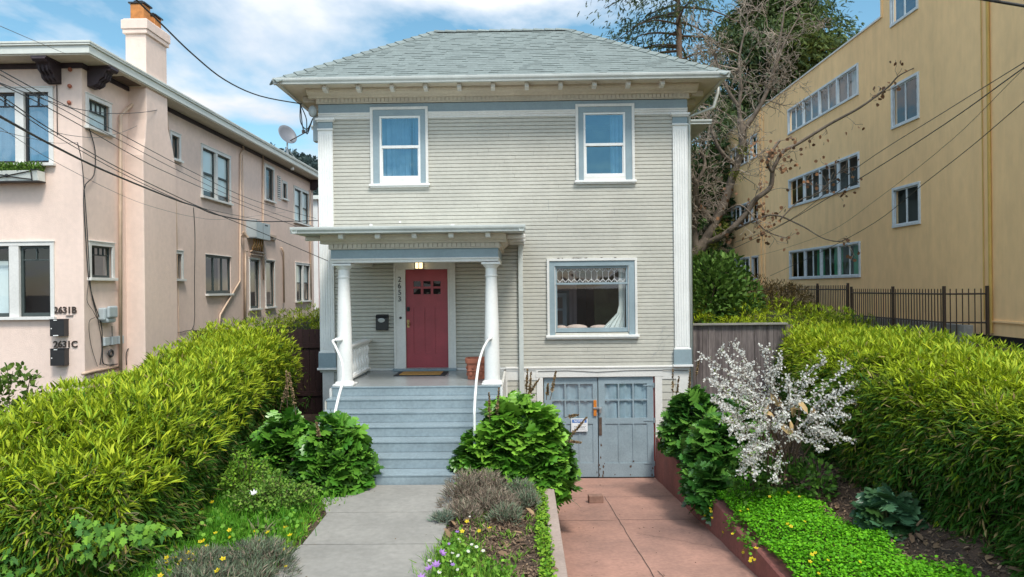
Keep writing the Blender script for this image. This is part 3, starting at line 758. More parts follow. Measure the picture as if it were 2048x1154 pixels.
mb = MB(); mb.quad((a+.035, FY+.045, iz0+.085), (b-.035, FY+.045, iz0+.085), (b-.035, FY+.045, 2.875), (a+.035, FY+.045, 2.875)); mb.build('pane', 'glass_clear', pw)
mb = MB(); mb.quad((a+.035, FY+.045, 2.915), (b-.035, FY+.045, 2.915), (b-.035, FY+.045, iz1-.05), (a+.035, FY+.045, iz1-.05)); mb.build('pane', 'glass', pw)
mb = MB(); xa, xb, za, zb = a+.035, b-.035, 2.915, iz1-.05; cw = (xb-xa)/12; hh = zb-za
for i in range(12):        # elongated hexagons: two interleaved lattices
    cx = xa+cw*(i+.5)
    for k in (0,):
        pts = [(cx, za+.01), (cx+cw/2, za+hh*.26), (cx+cw/2, za+hh*.74), (cx, zb-.01), (cx-cw/2, zb-hh*.26), (cx-cw/2, za+hh*.26), (cx, za+.01)]
        mb.tube([(p[0], FY+.038, p[1]) for p in pts], .0055, 4)
    if i < 11:
        c2 = cx+cw/2
        pts = [(c2-cw*.5, za+.01), (c2, za+hh*.26)]; mb.tube([(p[0], FY+.037, p[1]) for p in [(c2, za+hh*.26), (c2, za+.0)]], .003, 4)
        mb.tube([(c2, FY+.037, zb), (c2, FY+.037, zb-hh*.26)], .003, 4)
mb.build('leading', 'white', pw)
mb = MB()
def pinch(t, x0, x1):
    k = t**2.2; return (x0+.02-.34*max(0, t-.72)/.28*1.0, x1-.02*t)
drape(mb, 1.97, 2.13, 1.97, 3.22, FY+.16, .018, 4, 9, pinch=pinch)
tag(mb.build('curtain', 'curtain', smooth=True), 'white curtain swept to the right side of the large ground floor window', 'curtain', 'curtains')
for x, w_, h_, l in ((.80, .13, .06, 'small pale cushion at the left end of the parlour window sill'), (1.13, .23, .075, 'large pale cushion in the middle of the parlour window sill'), (1.62, .22, .06, 'pale cushion beside the white curtain in the parlour window')):
    mb = MB(); mb.blob((x, FY+.35, 1.97), (w_, .12, h_), nu=18, nv=10)
    tag(mb.build('cushion', 'pink_cushion', smooth=True, loc=(x, FY+.35, 1.95)), l, 'cushion', 'cushions in the window')
# picture frame + door opening seen inside
mb = MB(); mb.box(-.3, 1.22, FY+1.5, FY+1.56, 1.0, 3.7, 0); mb.box(1.62, 2.9, FY+1.5, FY+1.56, 1.0, 3.7, 1); mb.box(1.14, 1.22, FY+1.46, FY+1.5, 1.0, 3.1, 0); mb.each('interior_partition', ['mauve', 'olive'], house)
mb = MB(Matrix.Translation((0.80, FY+1.44, 2.3)) @ Matrix.Rotation(R(-5), 4, 'Z'))
mb.box(-.35, .25, 0, .03, -.5, .45, 0); mb.box(-.29, .19, -.01, 0, -.44, .39, 1); mb.box(-.2, .1, -.014, -.01, -.3, -.0, 2); mb.box(-.2, .1, -.014, -.01, .05, .3, 2)
tag(mb.build('picture', ['black', 'signgrey', 'room']), 'black framed picture on the room wall seen through the large ground floor window', 'picture')
mb = MB(); mb.box(1.18, 1.62, FY+3.55, FY+3.59, 1.0, 3.2); mb.build('interior_door', 'dark', house)

# front door
DX0, DX1, DZ0, DZ1 = -2.402, -1.530, 1.20, 3.225
mb = MB()
mb.box(-2.625, DX0, FY-.055, FY+.05, 1.16, 3.225, 0); mb.box(DX1, -1.385, FY-.055, FY+.05, 1.16, 3.225, 0); mb.box(-2.625, -1.385, FY-.055, FY+.05, 3.225, 3.42, 0)
mb.box(-2.64, -2.60, FY-.075, FY-.055, 1.16, 3.42, 0); mb.box(-1.41, -1.37, FY-.075, FY-.055, 1.16, 3.42, 0)
mb.box(DX1+.0, DX1+.03, FY-.07, FY-.055, 1.16, 3.225, 0)
mb.build('door_frame', 'trim', house, bevel=.003)
mb = MB(); mb.box(-2.66, -1.36, FY-.16, FY+.05, 1.15, 1.199); mb.build('threshold', 'step', house, bevel=.006)
def dx(px): return DX0+(px-230)/392*(DX1-DX0)
def dz(py): return DZ1-(py-130)/890*(DZ1-DZ0)
mb = MB()
lites = [(x0, x1, y0, y1) for y0, y1 in ((237, 286), (305, 355)) for x0, x1 in ((302, 370), (393, 462), (485, 553))]
panels = [(300, 368, 470, 893), (403, 468, 470, 893), (497, 566, 470, 893)]
def grid_with_holes(mb, x0, x1, z0, z1, hs, y, yb):
    X = sorted({x0, x1, *[h[0] for h in hs], *[h[1] for h in hs]}); Z = sorted({z0, z1, *[h[2] for h in hs], *[h[3] for h in hs]})
    for i in range(len(X)-1):
        for j in range(len(Z)-1):
            cx = (X[i]+X[i+1])/2; cz = (Z[j]+Z[j+1])/2
            if any(h[0] < cx < h[1] and h[2] < cz < h[3] for h in hs): continue
            mb.quad((X[i], y, Z[j]), (X[i+1], y, Z[j]), (X[i+1], y, Z[j+1]), (X[i], y, Z[j+1]))
    for a, b, c, d in hs:
        mb.quad((a, y, c), (a, yb, c), (b, yb, c), (b, y, c)); mb.quad((a, y, d), (b, y, d), (b, yb, d), (a, yb, d))
        mb.quad((a, y, c), (a, y, d), (a, yb, d), (a, yb, c)); mb.quad((b, y, c), (b, yb, c), (b, yb, d), (b, y, d))
hs = [(dx(a), dx(b), dz(d), dz(c)) for a, b, c, d in lites+panels]
grid_with_holes(mb, DX0+.004, DX1-.004, DZ0+.004, DZ1-.004, hs, FY+.0, FY+.028)
for a, b, c, d in [(dx(a), dx(b), dz(d), dz(c)) for a, b, c, d in panels]:
    mb.quad((a, FY+.016, c), (b, FY+.016, c), (b, FY+.016, d), (a, FY+.016, d))
door = mb.build('door', 'red', house)
mb = MB()
for a, b, c, d in [(dx(a), dx(b), dz(d), dz(c)) for a, b, c, d in lites]: mb.quad((a, FY+.02, c), (b, FY+.02, c), (b, FY+.02, d), (a, FY+.02, d))
mb.build('pane', glass_mat('glass_door', -0.02, tint=(.06, .06, .06)), door)
mb = MB(); mb.box(dx(240), dx(262), FY-.006, FY+.002, dz(655), dz(585)); mb.T = Matrix.Translation((dx(258), FY-.05, dz(622))); mb.blob((0, 0, 0), (.032, .032, .032))
mb.T = None; mb.tube([(dx(258), FY, dz(622)), (dx(258), FY-.04, dz(622))], .012, 10); mb.build('handle', 'brass', door, smooth=False)
mb = MB(); mb.box(dx(240), dx(266), FY-.03, FY+.002, dz(508), dz(468)); mb.blob((dx(252), FY-.035, dz(488)), (.028, .02, .03)); mb.build('lock', 'black', door, bevel=.004)
for i, ch in enumerate('2653'):
    text_obj(ch, .15, Vector((-2.515-(.004*(i % 2)), FY-.066, 3.018-.1335*i)), I4, 'house_number', 'black', house, .008, .0008)
mb = MB(); mb.lathe(0, 0, [(.026, 0), (.026, .012), (.012, .02), (.012, .026)], 16); mb.T = None
m_ = Matrix.Translation((-2.505, FY-.055, 2.235)) @ Matrix.Rotation(R(90), 4, 'X'); mb.v = [tuple(m_ @ Vector(v)) for v in mb.v]; mb.build('doorbell', 'iron', house)
# wall lantern
mb = MB(); cx, cz = -2.10, 3.31
mb.box(cx-.06, cx+.06, FY-.07, FY-.055, cz-.03, cz+.10); mb.box(cx-.095, cx+.095, FY-.21, FY-.055, cz+.07, cz+.085)
for a in (-.09, -.005, .08): mb.box(cx+a, cx+a+.012, FY-.205, FY-.193, cz-.075, cz+.07)
for a in (-.09, .08): mb.box(cx+a, cx+a+.012, FY-.08, FY-.068, cz-.075, cz+.07)
mb.box(cx-.09, cx+.092, FY-.205, FY-.068, cz-.082, cz-.075)
o = mb.build('porch_lamp', 'iron', house)
mb = MB(); mb.box(cx-.07, cx+.07, FY-.185, FY-.085, cz-.07, cz+.065); mb.build('lamp_glass', 'lampglass', o)

# mailbox on the porch wall
mb = MB(); x0, x1 = -3.005, -2.755
mb.prism([(FY-.02, 1.985), (FY-.11, 1.985), (FY-.12, 2.0), (FY-.12, 2.24), (FY-.075, 2.30), (FY-.02, 2.31)], 'x', x0, x1, 0)
mb.box(x0-.006, x1+.006, FY-.128, FY-.02, 2.262, 2.272, 0)
mbx = thing('mailbox', 'black metal mailbox with oval plate on the porch wall left of the red door', 'mailbox', (-2.88, FY-.02, 1.98))
mb.build('box', 'black', mbx, bevel=.006)
mb = MB(Matrix.Translation((-2.885, FY-.122, 2.19)) @ Matrix.Rotation(R(90), 4, 'X')); mb.lathe(0, 0, [(.045, 0), (.045, .004), (.038, .006)], 24); mb.T = None
mb.v = [(-2.885+(v[0]+2.885)*1.55, v[1], v[2]) for v in mb.v]; mb.build('plate', 'metal', mbx)

# ---- porch
PZ = 1.15; PY = 12.02; PX0, PX1 = -3.30, -.40
mb = MB(); mb.box(PX0, PX1, PY, FY-.03, PZ-.03, PZ); mb.build('porch_floor', 'porchfloor', house, bevel=.006)
mb = MB(); mb.box(PX0+.02, PX1-.02, PY+.03, FY-.05, -.05, PZ-.03)
mb.build('porch_base', 'siding', house)
for a, b in ((-3.34, -3.30), (-.40, -.36)):
    mb = MB(); mb.box(a, b, PY-.03, FY-.04, 0, 1.12); mb.build('porch_side_board', 'trim', house)
# stairs: 7 risers
mb = MB(); rr_ = PZ/7; tr = .338
for i in range(7):
    zt = PZ-rr_*i; zb_ = zt-rr_; y = PY-tr*i+.0
    # riser board i (front face), tread below
    mb.box(PX0-.0, PX1+.0, y-.001, y+.02, max(zb_, 0), zt-.031 if i == 0 else zt-.028)
    if i > 0: mb.box(PX0-.015, PX1+.015, y-.010, y+tr+.0, zt-.028, zt)
    else: mb.box(PX0-.015, PX1+.015, y-.010, y-.0005, zt-.03, zt-.001)
st = mb.build('stairs', 'step', house, bevel=.005)
mb = MB()
for xx in (PX0-.035, PX1+.005):
    pts = [(PY+.02, 0), (PY+.02, PZ-.03)]+[q for i in range(7) for q in ((PY-tr*i-.0, PZ-rr_*i-.03), (PY-tr*i-.0, max(0.0, PZ-rr_*(i+1)-.03)))][:]
    pts.append((PY-tr*6, 0))
    for i in range(7):
        y1 = PY-tr*(i-1) if i > 0 else PY+.02; y0 = PY-tr*i; mb.box(xx, xx+.03, y0, y1, 0, PZ-rr_*i-.032)
mb.build('stringer', 'siding', house)
# columns
def column(x, y):
    mb = MB(); h0, h1 = PZ, 3.285
    prof = [(.175, h0), (.175, h0+.035), (.165, h0+.045), (.150, h0+.06), (.140, h0+.07)]
    for k in range(11):
        t = k/10; prof.append((.136-.036*t**1.6, h0+.07+(h1-.28-h0-.07)*t))
    prof += [(.100, h1-.26), (.112, h1-.255), (.112, h1-.235), (.100, h1-.23), (.100, h1-.115), (.112, h1-.10), (.135, h1-.075), (.145, h1-.05)]
    mb.lathe(x, y, prof, 32)
    auto_smooth(mb.build('column', 'white', house))
    mb = MB(); mb.box(x-.165, x+.165, y-.165, y+.165, h1-.05, h1-.012); mb.build('capital', 'white', house, bevel=.006)
    mb = MB(); mb.box(x-.178, x+.178, y-.178, y+.178, PZ+.0005, PZ+.025); mb.build('column_base', 'white', house, bevel=.006)
column(-3.135, 12.25); column(-.545, 12.25)
# entablature: beams round three sides
BX0, BX1, BY = -3.32, -.41, 12.09
mb = MB()
mb.box(BX0, BX1, BY, BY+.26, 3.285, 3.36); mb.box(BX0-.012, BX1+.012, BY-.018, BY+.25, 3.335, 3.36)
for a, b in ((BX0, BX0+.26), (BX1-.26, BX1)): mb.box(a, b, BY+.26, FY-.02, 3.285, 3.36)
mb.build('beam', 'trim', house, bevel=.003)
mb = MB(); mb.box(BX0+.004, BX1-.004, BY+.004, BY+.25, 3.36, 3.515)
for a, b in ((BX0+.004, BX0+.25), (BX1-.25, BX1-.004)): mb.box(a, b, BY+.25, FY-.02, 3.36, 3.515)
mb.build('porch_frieze', 'blue', house)
mb = MB(); mb.box(BX0+.25, BX1-.25, BY+.25, FY-.02, 3.42, 3.44); mb.build('porch_ceiling', 'trim', house)
mb = MB(); dentil_course(mb, BX0-.02, BX1+.02, BY-.02, 3.54, 3.61, .083)
for sx, xx in ((-1, BX0), (1, BX1)):
    n = 24
    for i in range(n):
        y = BY+.03+i*.09; a, b = sorted((xx, xx+sx*.045)); mb.box(a, b, y, y+.075, 3.54, 3.61)
    a, b = sorted((xx-sx*.1, xx+sx*.02)); mb.box(a, b, BY+.02, FY-.02, 3.517, 3.612)
mb.build('porch_dentil_band', 'soffit', house)
mb = MB(); PS_ = 3.765
mb.prism([(BY+.1, 3.612), (BY-.06, 3.612), (BY-.075, 3.64), (BY-.12, 3.665), (BY-.15, 3.70), (BY-.16, PS_-.002), (BY+.1, PS_-.002)], 'x', BX0-.14, BX1+.14)
for sx, xx in ((-1, BX0), (1, BX1)):
    pts = [(xx-sx*.1, 3.613), (xx+sx*.055, 3.613), (xx+sx*.07, 3.64), (xx+sx*.11, 3.665), (xx+sx*.14, 3.70), (xx+sx*.145, PS_-.003), (xx-sx*.1, PS_-.003)]
    mb.prism(pts if sx > 0 else pts[::-1], 'y', BY+.1, FY-.02)
mb.build('porch_cornice', 'soffit', house)
mb = MB(); mb.box(-3.83, .02, 11.70, FY-.02, PS_, PS_+.025)
mb.add([(-3.85, 11.69, 3.835), (.035, 11.69, 3.835), (-3.85, FY-.02, 3.93), (.035, FY-.02, 3.93), (-3.85, 11.69, 3.80), (.035, 11.69, 3.80), (-3.85, FY-.02, 3.80), (.035, FY-.02, 3.80)],
       [(0, 1, 3, 2), (4, 5, 1, 0), (5, 7, 3, 1), (6, 4, 0, 2)])
mb.build('porch_roof', 'gutter', house)
mb = MB(); gutter(mb, -3.88, .06, 'x', 11.64, 3.875, -1, .105); gutter(mb, 11.65, FY-.05, 'y', -3.88, 3.874, -1, .105); gutter(mb, 11.65, FY-.05, 'y', .06, 3.874, 1, .105)
mb.build('porch_gutter', 'gutter', house)
for i in range(5):
    x = -2.975+i*.625-.10
    mb = MB(); mb.prism([(BY-.162, PS_-.002), (BY-.162, PS_-.075), (BY-.20, PS_-.085), (BY-.27, PS_-.08), (BY-.285, PS_-.065), (BY-.285, PS_-.002)], 'x', x-.042, x+.042); mb.build('bracket', 'white', house, bevel=.006)
for sx, xx in ((-1, BX0-.145), (1, BX1+.145)):
    for y in (12.22, 13.1, 13.9):
        a, b = sorted((xx, xx+sx*.33)); mb = MB(); mb.box(a, b, y-.04, y+.04, PS_-.085, PS_-.003); mb.build('bracket', 'trim', house, bevel=.02)
mb = MB(); mb.box(-.085, .012, FY-.10, FY-.02, -.9, 3.74); mb.box(-.10, .055, 13.6, FY-.02, 3.74, 3.80)
mb.build('downpipe', 'gutter', house, bevel=.01)
# balustrade on the left side
bal = thing('balustrade', None, None, (-3.2, 13.2, PZ)); bal.parent = house; bal.location = Vector((-3.2, 13.2, PZ))-house.location
for k in ('label', 'category'):
    if k in bal: del bal[k]
for X_ in (-3.20, -.50):
    if X_ > -1: continue
mb = MB(); mb.box(-3.28, -3.10, 12.38, FY-.03, PZ+.615, PZ+.66); mb.box(-3.25, -3.13, 12.38, FY-.03, PZ+.585, PZ+.615); mb.box(-3.25, -3.13, 12.38, FY-.03, PZ+.03, PZ+.07)
mb.build('handrail', 'white', bal, bevel=.008)
for k in range(9):
    y = 12.54+k*.212; mb = MB(); b0 = PZ+.07
    prof = [(.05, 0), (.05, .03), (.03, .05), (.045, .09), (.058, .14), (.05, .20), (.03, .25), (.035, .27), (.03, .29), (.042, .33), (.056, .38), (.045, .43), (.028, .47), (.05, .49), (.05, .515)]
    mb.lathe(-3.19, y, [(r*.92, b0+z) for r, z in prof], 14); auto_smooth(mb.build('baluster', 'white', bal))
def bezier_path(pts, n=7):
    P = [Vector(p) for p in pts]; out = []
    for i in range(len(P)-1):
        p0 = P[max(i-1, 0)]; p1 = P[i]; p2 = P[i+1]; p3 = P[min(i+2, len(P)-1)]
        for k in range(n):
            t = k/n; out.append(.5*((2*p1)+(p2-p0)*t+(2*p0-5*p1+4*p2-p3)*t*t+(3*p1-p0-3*p2+p3)*t**3))
    out.append(P[-1]); return out
mb = MB(); mb.tube([(-3.15, 12.13, 1.955), (-3.24, 12.06, 1.955)], .035, 12)
mb.tube(bezier_path([(-3.22, 12.08, 1.955), (-3.27, 11.98, 1.94), (-3.16, 11.75, 1.86), (-2.90, 11.15, 1.66), (-2.78, 10.75, 1.45), (-2.76, 10.4, 1.22), (-2.77, 10.2, .98), (-2.79, 10.15, .72), (-2.79, 10.15, 0)]), .021, 10)
o = mb.build('stair_rail', 'white', house, smooth=True)
mb = MB(); mb.tube([(-.58, 12.13, 1.95), (-.56, 12.05, 1.955)], .038, 12)
mb.tube(bezier_path([(-.56, 12.08, 1.95), (-.60, 11.95, 1.93), (-.66, 11.6, 1.82), (-.70, 11.15, 1.66), (-.715, 10.7, 1.45), (-.715, 10.35, 1.25), (-.72, 10.2, 1.05), (-.72, 10.18, .85), (-.72, 10.18, 0)]), .021, 10)
mb.tube([(-.72, 10.18, .55), (-.72, 10.18, .60)], .028, 10)
o = mb.build('stair_rail', 'white', house, smooth=True)

# ---- garage doors
mb = MB(); mb.box(.27, .40, FY-.03, FY+.10, -1.08, .985); mb.box(2.685, 2.83, FY-.03, FY+.10, -1.08, .985); mb.box(.25, 2.85, FY-.034, FY+.10, .985, 1.13)
mb.build('garage_frame', 'trim', house, bevel=.003)
def garage_leaf(x0, x1, cols, mats):
    mb = MB(); y = FY+.03
    hs = []; pn = []
    za, zb, zc, zd = .135, .835, -.79, .015
    n = 3; s0, s1 = x0+cols[0], x1-cols[1]; wd = (s1-s0-.03*2)/3
    zr = (za+zb)/2+.02
    for i in range(3):
        a = s0+i*(wd+.03)
        hs += [(a, a+wd, za, zr-.015), (a, a+wd, zr+.015, zb)]; pn.append((a, a+wd, zc, zd))
    grid_with_holes(mb, x0, x1, -1.075, .975, hs+pn, y, y+.025)
    for a, b, c, d in pn: mb.quad((a, y+.016, c), (b, y+.016, c), (b, y+.016, d), (a, y+.016, d))
    leaf = mb.build('garage_door', 'garageblue', house)
    mb = MB()
    for a, b, c, d in hs: mb.quad((a, y+.018, c), (b, y+.018, c), (b, y+.018, d), (a, y+.018, d))
    mb.build('pane', 'glass_clear', leaf)
    mb = MB(); drape(mb, x0+.1, x1-.1, .05, .9, y+.045, .012, 4, int(x0*10), 30); mb.build('garage_curtain', 'garagecloth', leaf, smooth=True)
    return leaf
L1 = garage_leaf(.42, 1.515, (.16, .10), None); L2 = garage_leaf(1.53, 2.655, (.13, .13), None)
L2.location.y -= .018
mb = MB(); mb.box(1.43, 1.49, FY-.0, FY+.028, .36, .50, 0); mb.box(1.43, 1.49, FY-.0, FY+.028, .18, .32, 0); mb.build('hasp_block', 'orange', L1)
mb = MB(); mb.box(1.42, 1.60, FY-.015, FY+.01, .32, .36); mb.box(1.54, 1.585, FY-.045, FY-.016, .25, .34); mb.build('padlock', 'metal', L2, bevel=.004)
mb = MB(); mb.box(1.535, 1.595, FY+.002, FY+.011, -.22, .15); mb.build('plate', 'rust', L2)
mb = MB(); mb.box(.40, 2.68, FY+.02, FY+.1, .976, .984); mb.box(2.657, 2.684, FY+.02, FY+.06, -1.07, .98); mb.build('door_stop', 'redwall', house)
mb = MB()
for z in (.80, .08, -.80): mb.box(2.45, 2.66, FY+.002, FY+.011, z-.012, z+.012); mb.tube([(2.662, FY+.0, z-.05), (2.662, FY+.0, z+.05)], .012, 8)
mb.each('hinge', 'garageblue', L2)
mb = MB()
rs = np.random.RandomState(12)
for _ in range(26):   # peeled paint near the bottom
    x = rs.choice([1.50, 1.60, 2.60, 1.57, .5, 2.2, 1.9]); x += rs.uniform(-.05, .05); z = rs.uniform(-1.06, -.75) if rs.rand() < .8 else rs.uniform(-.7, -.4)
    r_ = rs.uniform(.008, .028); pts = [(x+r_*.7*math.cos(a)*rs.uniform(.6, 1.2), z+r_*1.3*math.sin(a)*rs.uniform(.6, 1.2)) for a in np.arange(0, 6.2, .8)]
    mb.prism(pts, 'y', FY+.0085, FY+.011)
mb.each('worn_paint', 'rust', L2)
mb = MB(); pts = [(.3, 1.11), (.9, 1.12), (1.5, 1.085), (2.1, 1.11), (2.8, 1.115), (3.35, 1.10)]
mb.tube([(x, FY-.042, z) for x, z in pts], .006, 5); mb.build('cable', 'wiregrey', house)

# sign on the garage door
sg = thing('warning_sign', 'white notice sign with blue header on the left garage door', 'sign', (1.135, FY+.01, 0))
mb = MB(); mb.box(.968, 1.302, FY-.004, FY+.010, -.135, .13, 0); mb.box(.985, 1.285, FY-.0045, FY-.004, -.118, -.115, 2); mb.box(.985, 1.285, FY-.0045, FY-.004, -.118, .115, 2)
mb.box(.988, 1.282, FY-.0052, FY-.0045, -.115, .112, 0)
mb.build('board', ['signwhite', 'signblue', 'signgrey'], sg, bevel=.0)
mb = MB(); mb.box(.988, 1.282, FY-.0062, FY-.0052, .045, .112); mb.build('header', 'signblue', sg)
text_obj('NOTICE', .062, Vector((1.135, FY-.0072, .078)), I4, 'lettering', 'signwhite', sg, .001, .0012)
mb = MB(); rs = np.random.RandomState(5)
for z in (.018, -.028, -.052, -.082):
    x = 1.02 if z != .018 else 1.10
    while x < 1.25:
        l = rs.uniform(.008, .03); mb.box(x, x+l, FY-.0068, FY-.0052, z-.008, z+.006); x += l+rs.uniform(.004, .010)
mb.build('small_print', 'signgrey', sg)

# terracotta pot, doormat
pot = thing('flower_pot', 'empty square terracotta pot beside the right porch column', 'flower pot', (-.87, 12.95, PZ))
mb = MB(); cx, cy = -.87, 12.95
def ring(h, r, k=.8):  # rounded-square ring
    return [(cx+r*np.sign(math.cos(a))*abs(math.cos(a))**.45, cy+r*np.sign(math.sin(a))*abs(math.sin(a))**.45, PZ+h) for a in [2*math.pi*i/32+.01 for i in range(32)]]
prof = [(.0, .155), (.02, .165), (.04, .160), (.15, .168), (.16, .178), (.18, .168), (.29, .175), (.30, .195), (.36, .205), (.385, .20), (.385, .165), (.30, .155), (.29, .02)]
vs = []; fs = []
for h, r in prof: vs += ring(h, r)
for i in range(len(prof)-1):
    for j in range(32): fs.append((32*i+j, 32*i+(j+1) % 32, 32*(i+1)+(j+1) % 32, 32*(i+1)+j))
mb.add(vs, fs); auto_smooth(mb.build('pot', 'terracotta', pot), 50)
mb = MB()
for k in range(4):
    for q in (-.09, 0, .09):
        a = k*math.pi/2; T = Matrix.Translation((cx, cy, PZ+.10)) @ Matrix.Rotation(a, 4, 'Z'); mb.T = T; mb.blob((q, -.165, 0), (.035, .012, .04), nu=10, nv=6); mb.blob((q+.04, -.17, .12), (.03, .012, .035), nu=10, nv=6)
mb.T = None; mb.each('relief', 'terracotta', pot, smooth=True)
mat_t = thing('doormat', 'tan coir doormat with dark rubber border in front of the red door', 'doormat', (-1.98, 13.75, PZ))
mb = MB(); mb.box(-2.50, -1.50, 13.40, 14.05, PZ+.001, PZ+.012); mb.build('border', 'rubber', mat_t, bevel=.003)
mb = MB(); mb.box(-2.40, -1.60, 13.47, 13.98, PZ+.012, PZ+.022); mb.build('pile', 'mat_coir', mat_t, bevel=.003)

# meter / conduit clutter at the upper left corner of the house
mb = MB(); mb.box(-4.30, -4.17, 14.42, 14.6, 5.9, 6.42); mb.blob((-4.28, 14.35, 6.5), (.09, .08, .12)); mb.build('conduit_box', 'utility', house, bevel=.01)
mb = MB()
for k, (dx_, dz_) in enumerate(((0, -.35), (.05, -.5), (.12, -.3))):
    p = bezier_path([(-4.50, 14.25, 6.62), (-4.50+dx_, 14.25, 6.62+dz_), (-4.38, 14.28, 6.12-.05*k), (-4.27, 14.32, 6.35)], 8); mb.tube(p, .011, 5)
mb.build('cable_loop', 'wire', house, smooth=True)

# ================================================================== pixel rays (used to read positions off the photograph at a known depth)
CAMR = cam.matrix_world.to_3x3()
def at(px, py, Y):
    d = CAMR @ Vector(((px-1024)/1400, -(py-577)/1400, -1)); t = Y/d.y
    return Vector((d.x*t, Y, d.z*t+HC))

# ================================================================== PINK HOUSE
WX, WY = -8.03, 12.7
pink = thing('stucco_house', 'pale pink two storey stucco house with flat overhanging roof, left of the grey house', 'house', (WX-3, WY, -.3))
TS = Matrix.Translation((WX, 0, 0)) @ Matrix.Rotation(R(90), 4, 'Z')
TF = Matrix.Translation((0, WY, 0))
def stucco_window(T, parent, x0, x1, z0, z1, n=1, casing=.075, top=0.0, lites=0, back='dark', cas='trim', frame='darkgreen', dh=True, sill=True, fr=.035, backh=None, div=.07, glass='glass_clear', split=0):
    """x0..x1, z0..z1 = glazed opening"""
    mb = MB(T); c = casing
    if c:
        mb.box(x0-c, x1+c, -.03, .02, z1, z1+c, 0); mb.box(x0-c, x0, -.03, .02, z0, z1, 0); mb.box(x1, x1+c, -.03, .02, z0, z1, 0)
        mb.box(x0-c-.012, x1+c+.012, -.045, .0, z1+c, z1+c+.018, 0)
    else: mb.box(x0-.02, x1+.02, -.02, .02, z1, z1+.02, 0)
    W_ = (x1-x0-div*(n-1))/n
    for i in range(n-1): a = x0+(i+1)*W_+i*div; mb.box(a, a+div, -.025, .06, z0, z1, 0)
    wdw = mb.build('window', cas, parent, bevel=.003)
    if sill:
        mb = MB(T); mb.box(x0-c-.03, x1+c+.03, -.08, .02, z0-.055, z0); mb.build('sill', cas, wdw, bevel=.004)
    mb = MB(T); mg = MB(T); mk = MB(T)
    for i in range(n):
        a = x0+i*(W_+div); b = a+W_
        mb.box(a, b, .03, .07, z1-fr, z1); mb.box(a, b, .03, .07, z0, z0+fr*1.4); mb.box(a, a+fr, .03, .07, z0+fr*1.4, z1-fr); mb.box(b-fr, b, .03, .07, z0+fr*1.4, z1-fr)
        if dh: zm = (z0+z1)/2; mb.box(a+fr, b-fr, .028, .068, zm-.022, zm+.022)
        if split: 
            for k in range(1, split): q = a+(b-a)*k/split; mb.box(q-.02, q+.02, .03, .07, z0+fr, z1-fr)
        if lites:
            zt = z1-top; mb.box(a+fr, b-fr, .035, .065, zt-.012, zt+.012)
            for k in range(1, lites): q = a+fr+(b-a-2*fr)*k/lites; mb.box(q-.010, q+.010, .035, .065, zt, z1-fr)
        mg.quad((a+fr*.5, .055, z0+fr*.5), (b-fr*.5, .055, z0+fr*.5), (b-fr*.5, .055, z1-fr*.5), (a+fr*.5, .055, z1-fr*.5))
        zb_ = z0 if backh is None else z1-(z1-z0)*backh
        if back != 'dark':
            if back in ('bluecurtain', 'curtain'): drape(mk, a+.01, b-.01, zb_, z1, .095, .015, 3, i, 24)
            else: mk.quad((a, .068, zb_), (b, .068, zb_), (b, .068, z1), (a, .068, z1))
    mb.build('sash', frame, wdw, bevel=.002); mg.build('pane', glass, wdw)
    if back != 'dark': mk.build('blind', back, wdw, smooth=(back == 'bluecurtain'))
    mr = MB(T); mr.quad((x0-.2, .45, z0-.2), (x1+.2, .45, z0-.2), (x1+.2, .45, z1+.2), (x0-.2, .45, z1+.2)); mr.build('interior_wall', 'dark', wdw)
    return (x0, x1, z0, z1)
H = []
kw = dict(parent=pink)
H.append(stucco_window(TS, pink, 12.87, 13.52, 5.91, 6.43, back='blind', lites=4, top=.2, dh=False))
H.append(stucco_window(TS, pink, 12.90, 13.56, 3.10, 3.70, lites=4, top=.17, dh=False))
H.append(stucco_window(TS, pink, 15.95, 16.30, 5.90, 6.43, dh=False))
H.append(stucco_window(TS, pink, 16.05, 16.36, 3.12, 3.70, dh=False))
H.append(stucco_window(TS, pink, 17.50, 19.12, 5.23, 6.45, n=2, back='blind', div=.12, backh=.86))
H.append(stucco_window(TS, pink, 17.64, 19.18, 2.76, 3.76, casing=0, split=3, dh=False, fr=.06))
H.append(stucco_window(TS, pink, 21.83, 22.52, 5.70, 6.72, dh=False, fr=.05))
H.append(stucco_window(TS, pink, 23.40, 23.78, 5.93, 6.45, dh=False, casing=.06))
H.append(stucco_window(TS, pink, 24.62, 26.22, 5.27, 6.44, n=2, back='blind', div=.14))
H.append(stucco_window(TS, pink, 20.48, 21.24, 2.30, 3.76, casing=.03, dh=False, fr=.05))
H.append(stucco_window(TS, pink, 21.76, 22.52, 2.32, 3.76, casing=.03, dh=False, fr=.05))
H.append(stucco_window(TS, pink, 24.70, 26.24, 2.45, 3.74, n=2, back='blind', backh=.48, div=.14))
mb = MB(TS); grid_with_holes(mb, WY, 26.85, -.5, 7.02, H, 0, .12); mb.build('wall', 'stucco_pink', pink)
H = []
H.append(stucco_window(TF, pink, -9.72, -8.635, 5.20, 6.50, n=2, casing=.085, lites=2, top=.24, back='bluecurtain', dh=False, div=.16, fr=.04, glass='glass_sky', frame='black'))
H.append(stucco_window(TF, pink, -9.98, -8.635, 2.39, 3.69, n=2, casing=.07, lites=2, top=.26, back='dark', dh=False, div=.18, fr=.05))
H.append(stucco_window(TF, pink, -12.3, -11.0, 5.20, 6.50, n=2, casing=.085, lites=2, top=.24, back='bluecurtain', dh=False, div=.16, fr=.04, frame='black'))
mb = MB(TF); grid_with_holes(mb, -17, WX, -.5, 7.02, H, 0, .12); mb.build('wall', 'stucco_pink', pink)
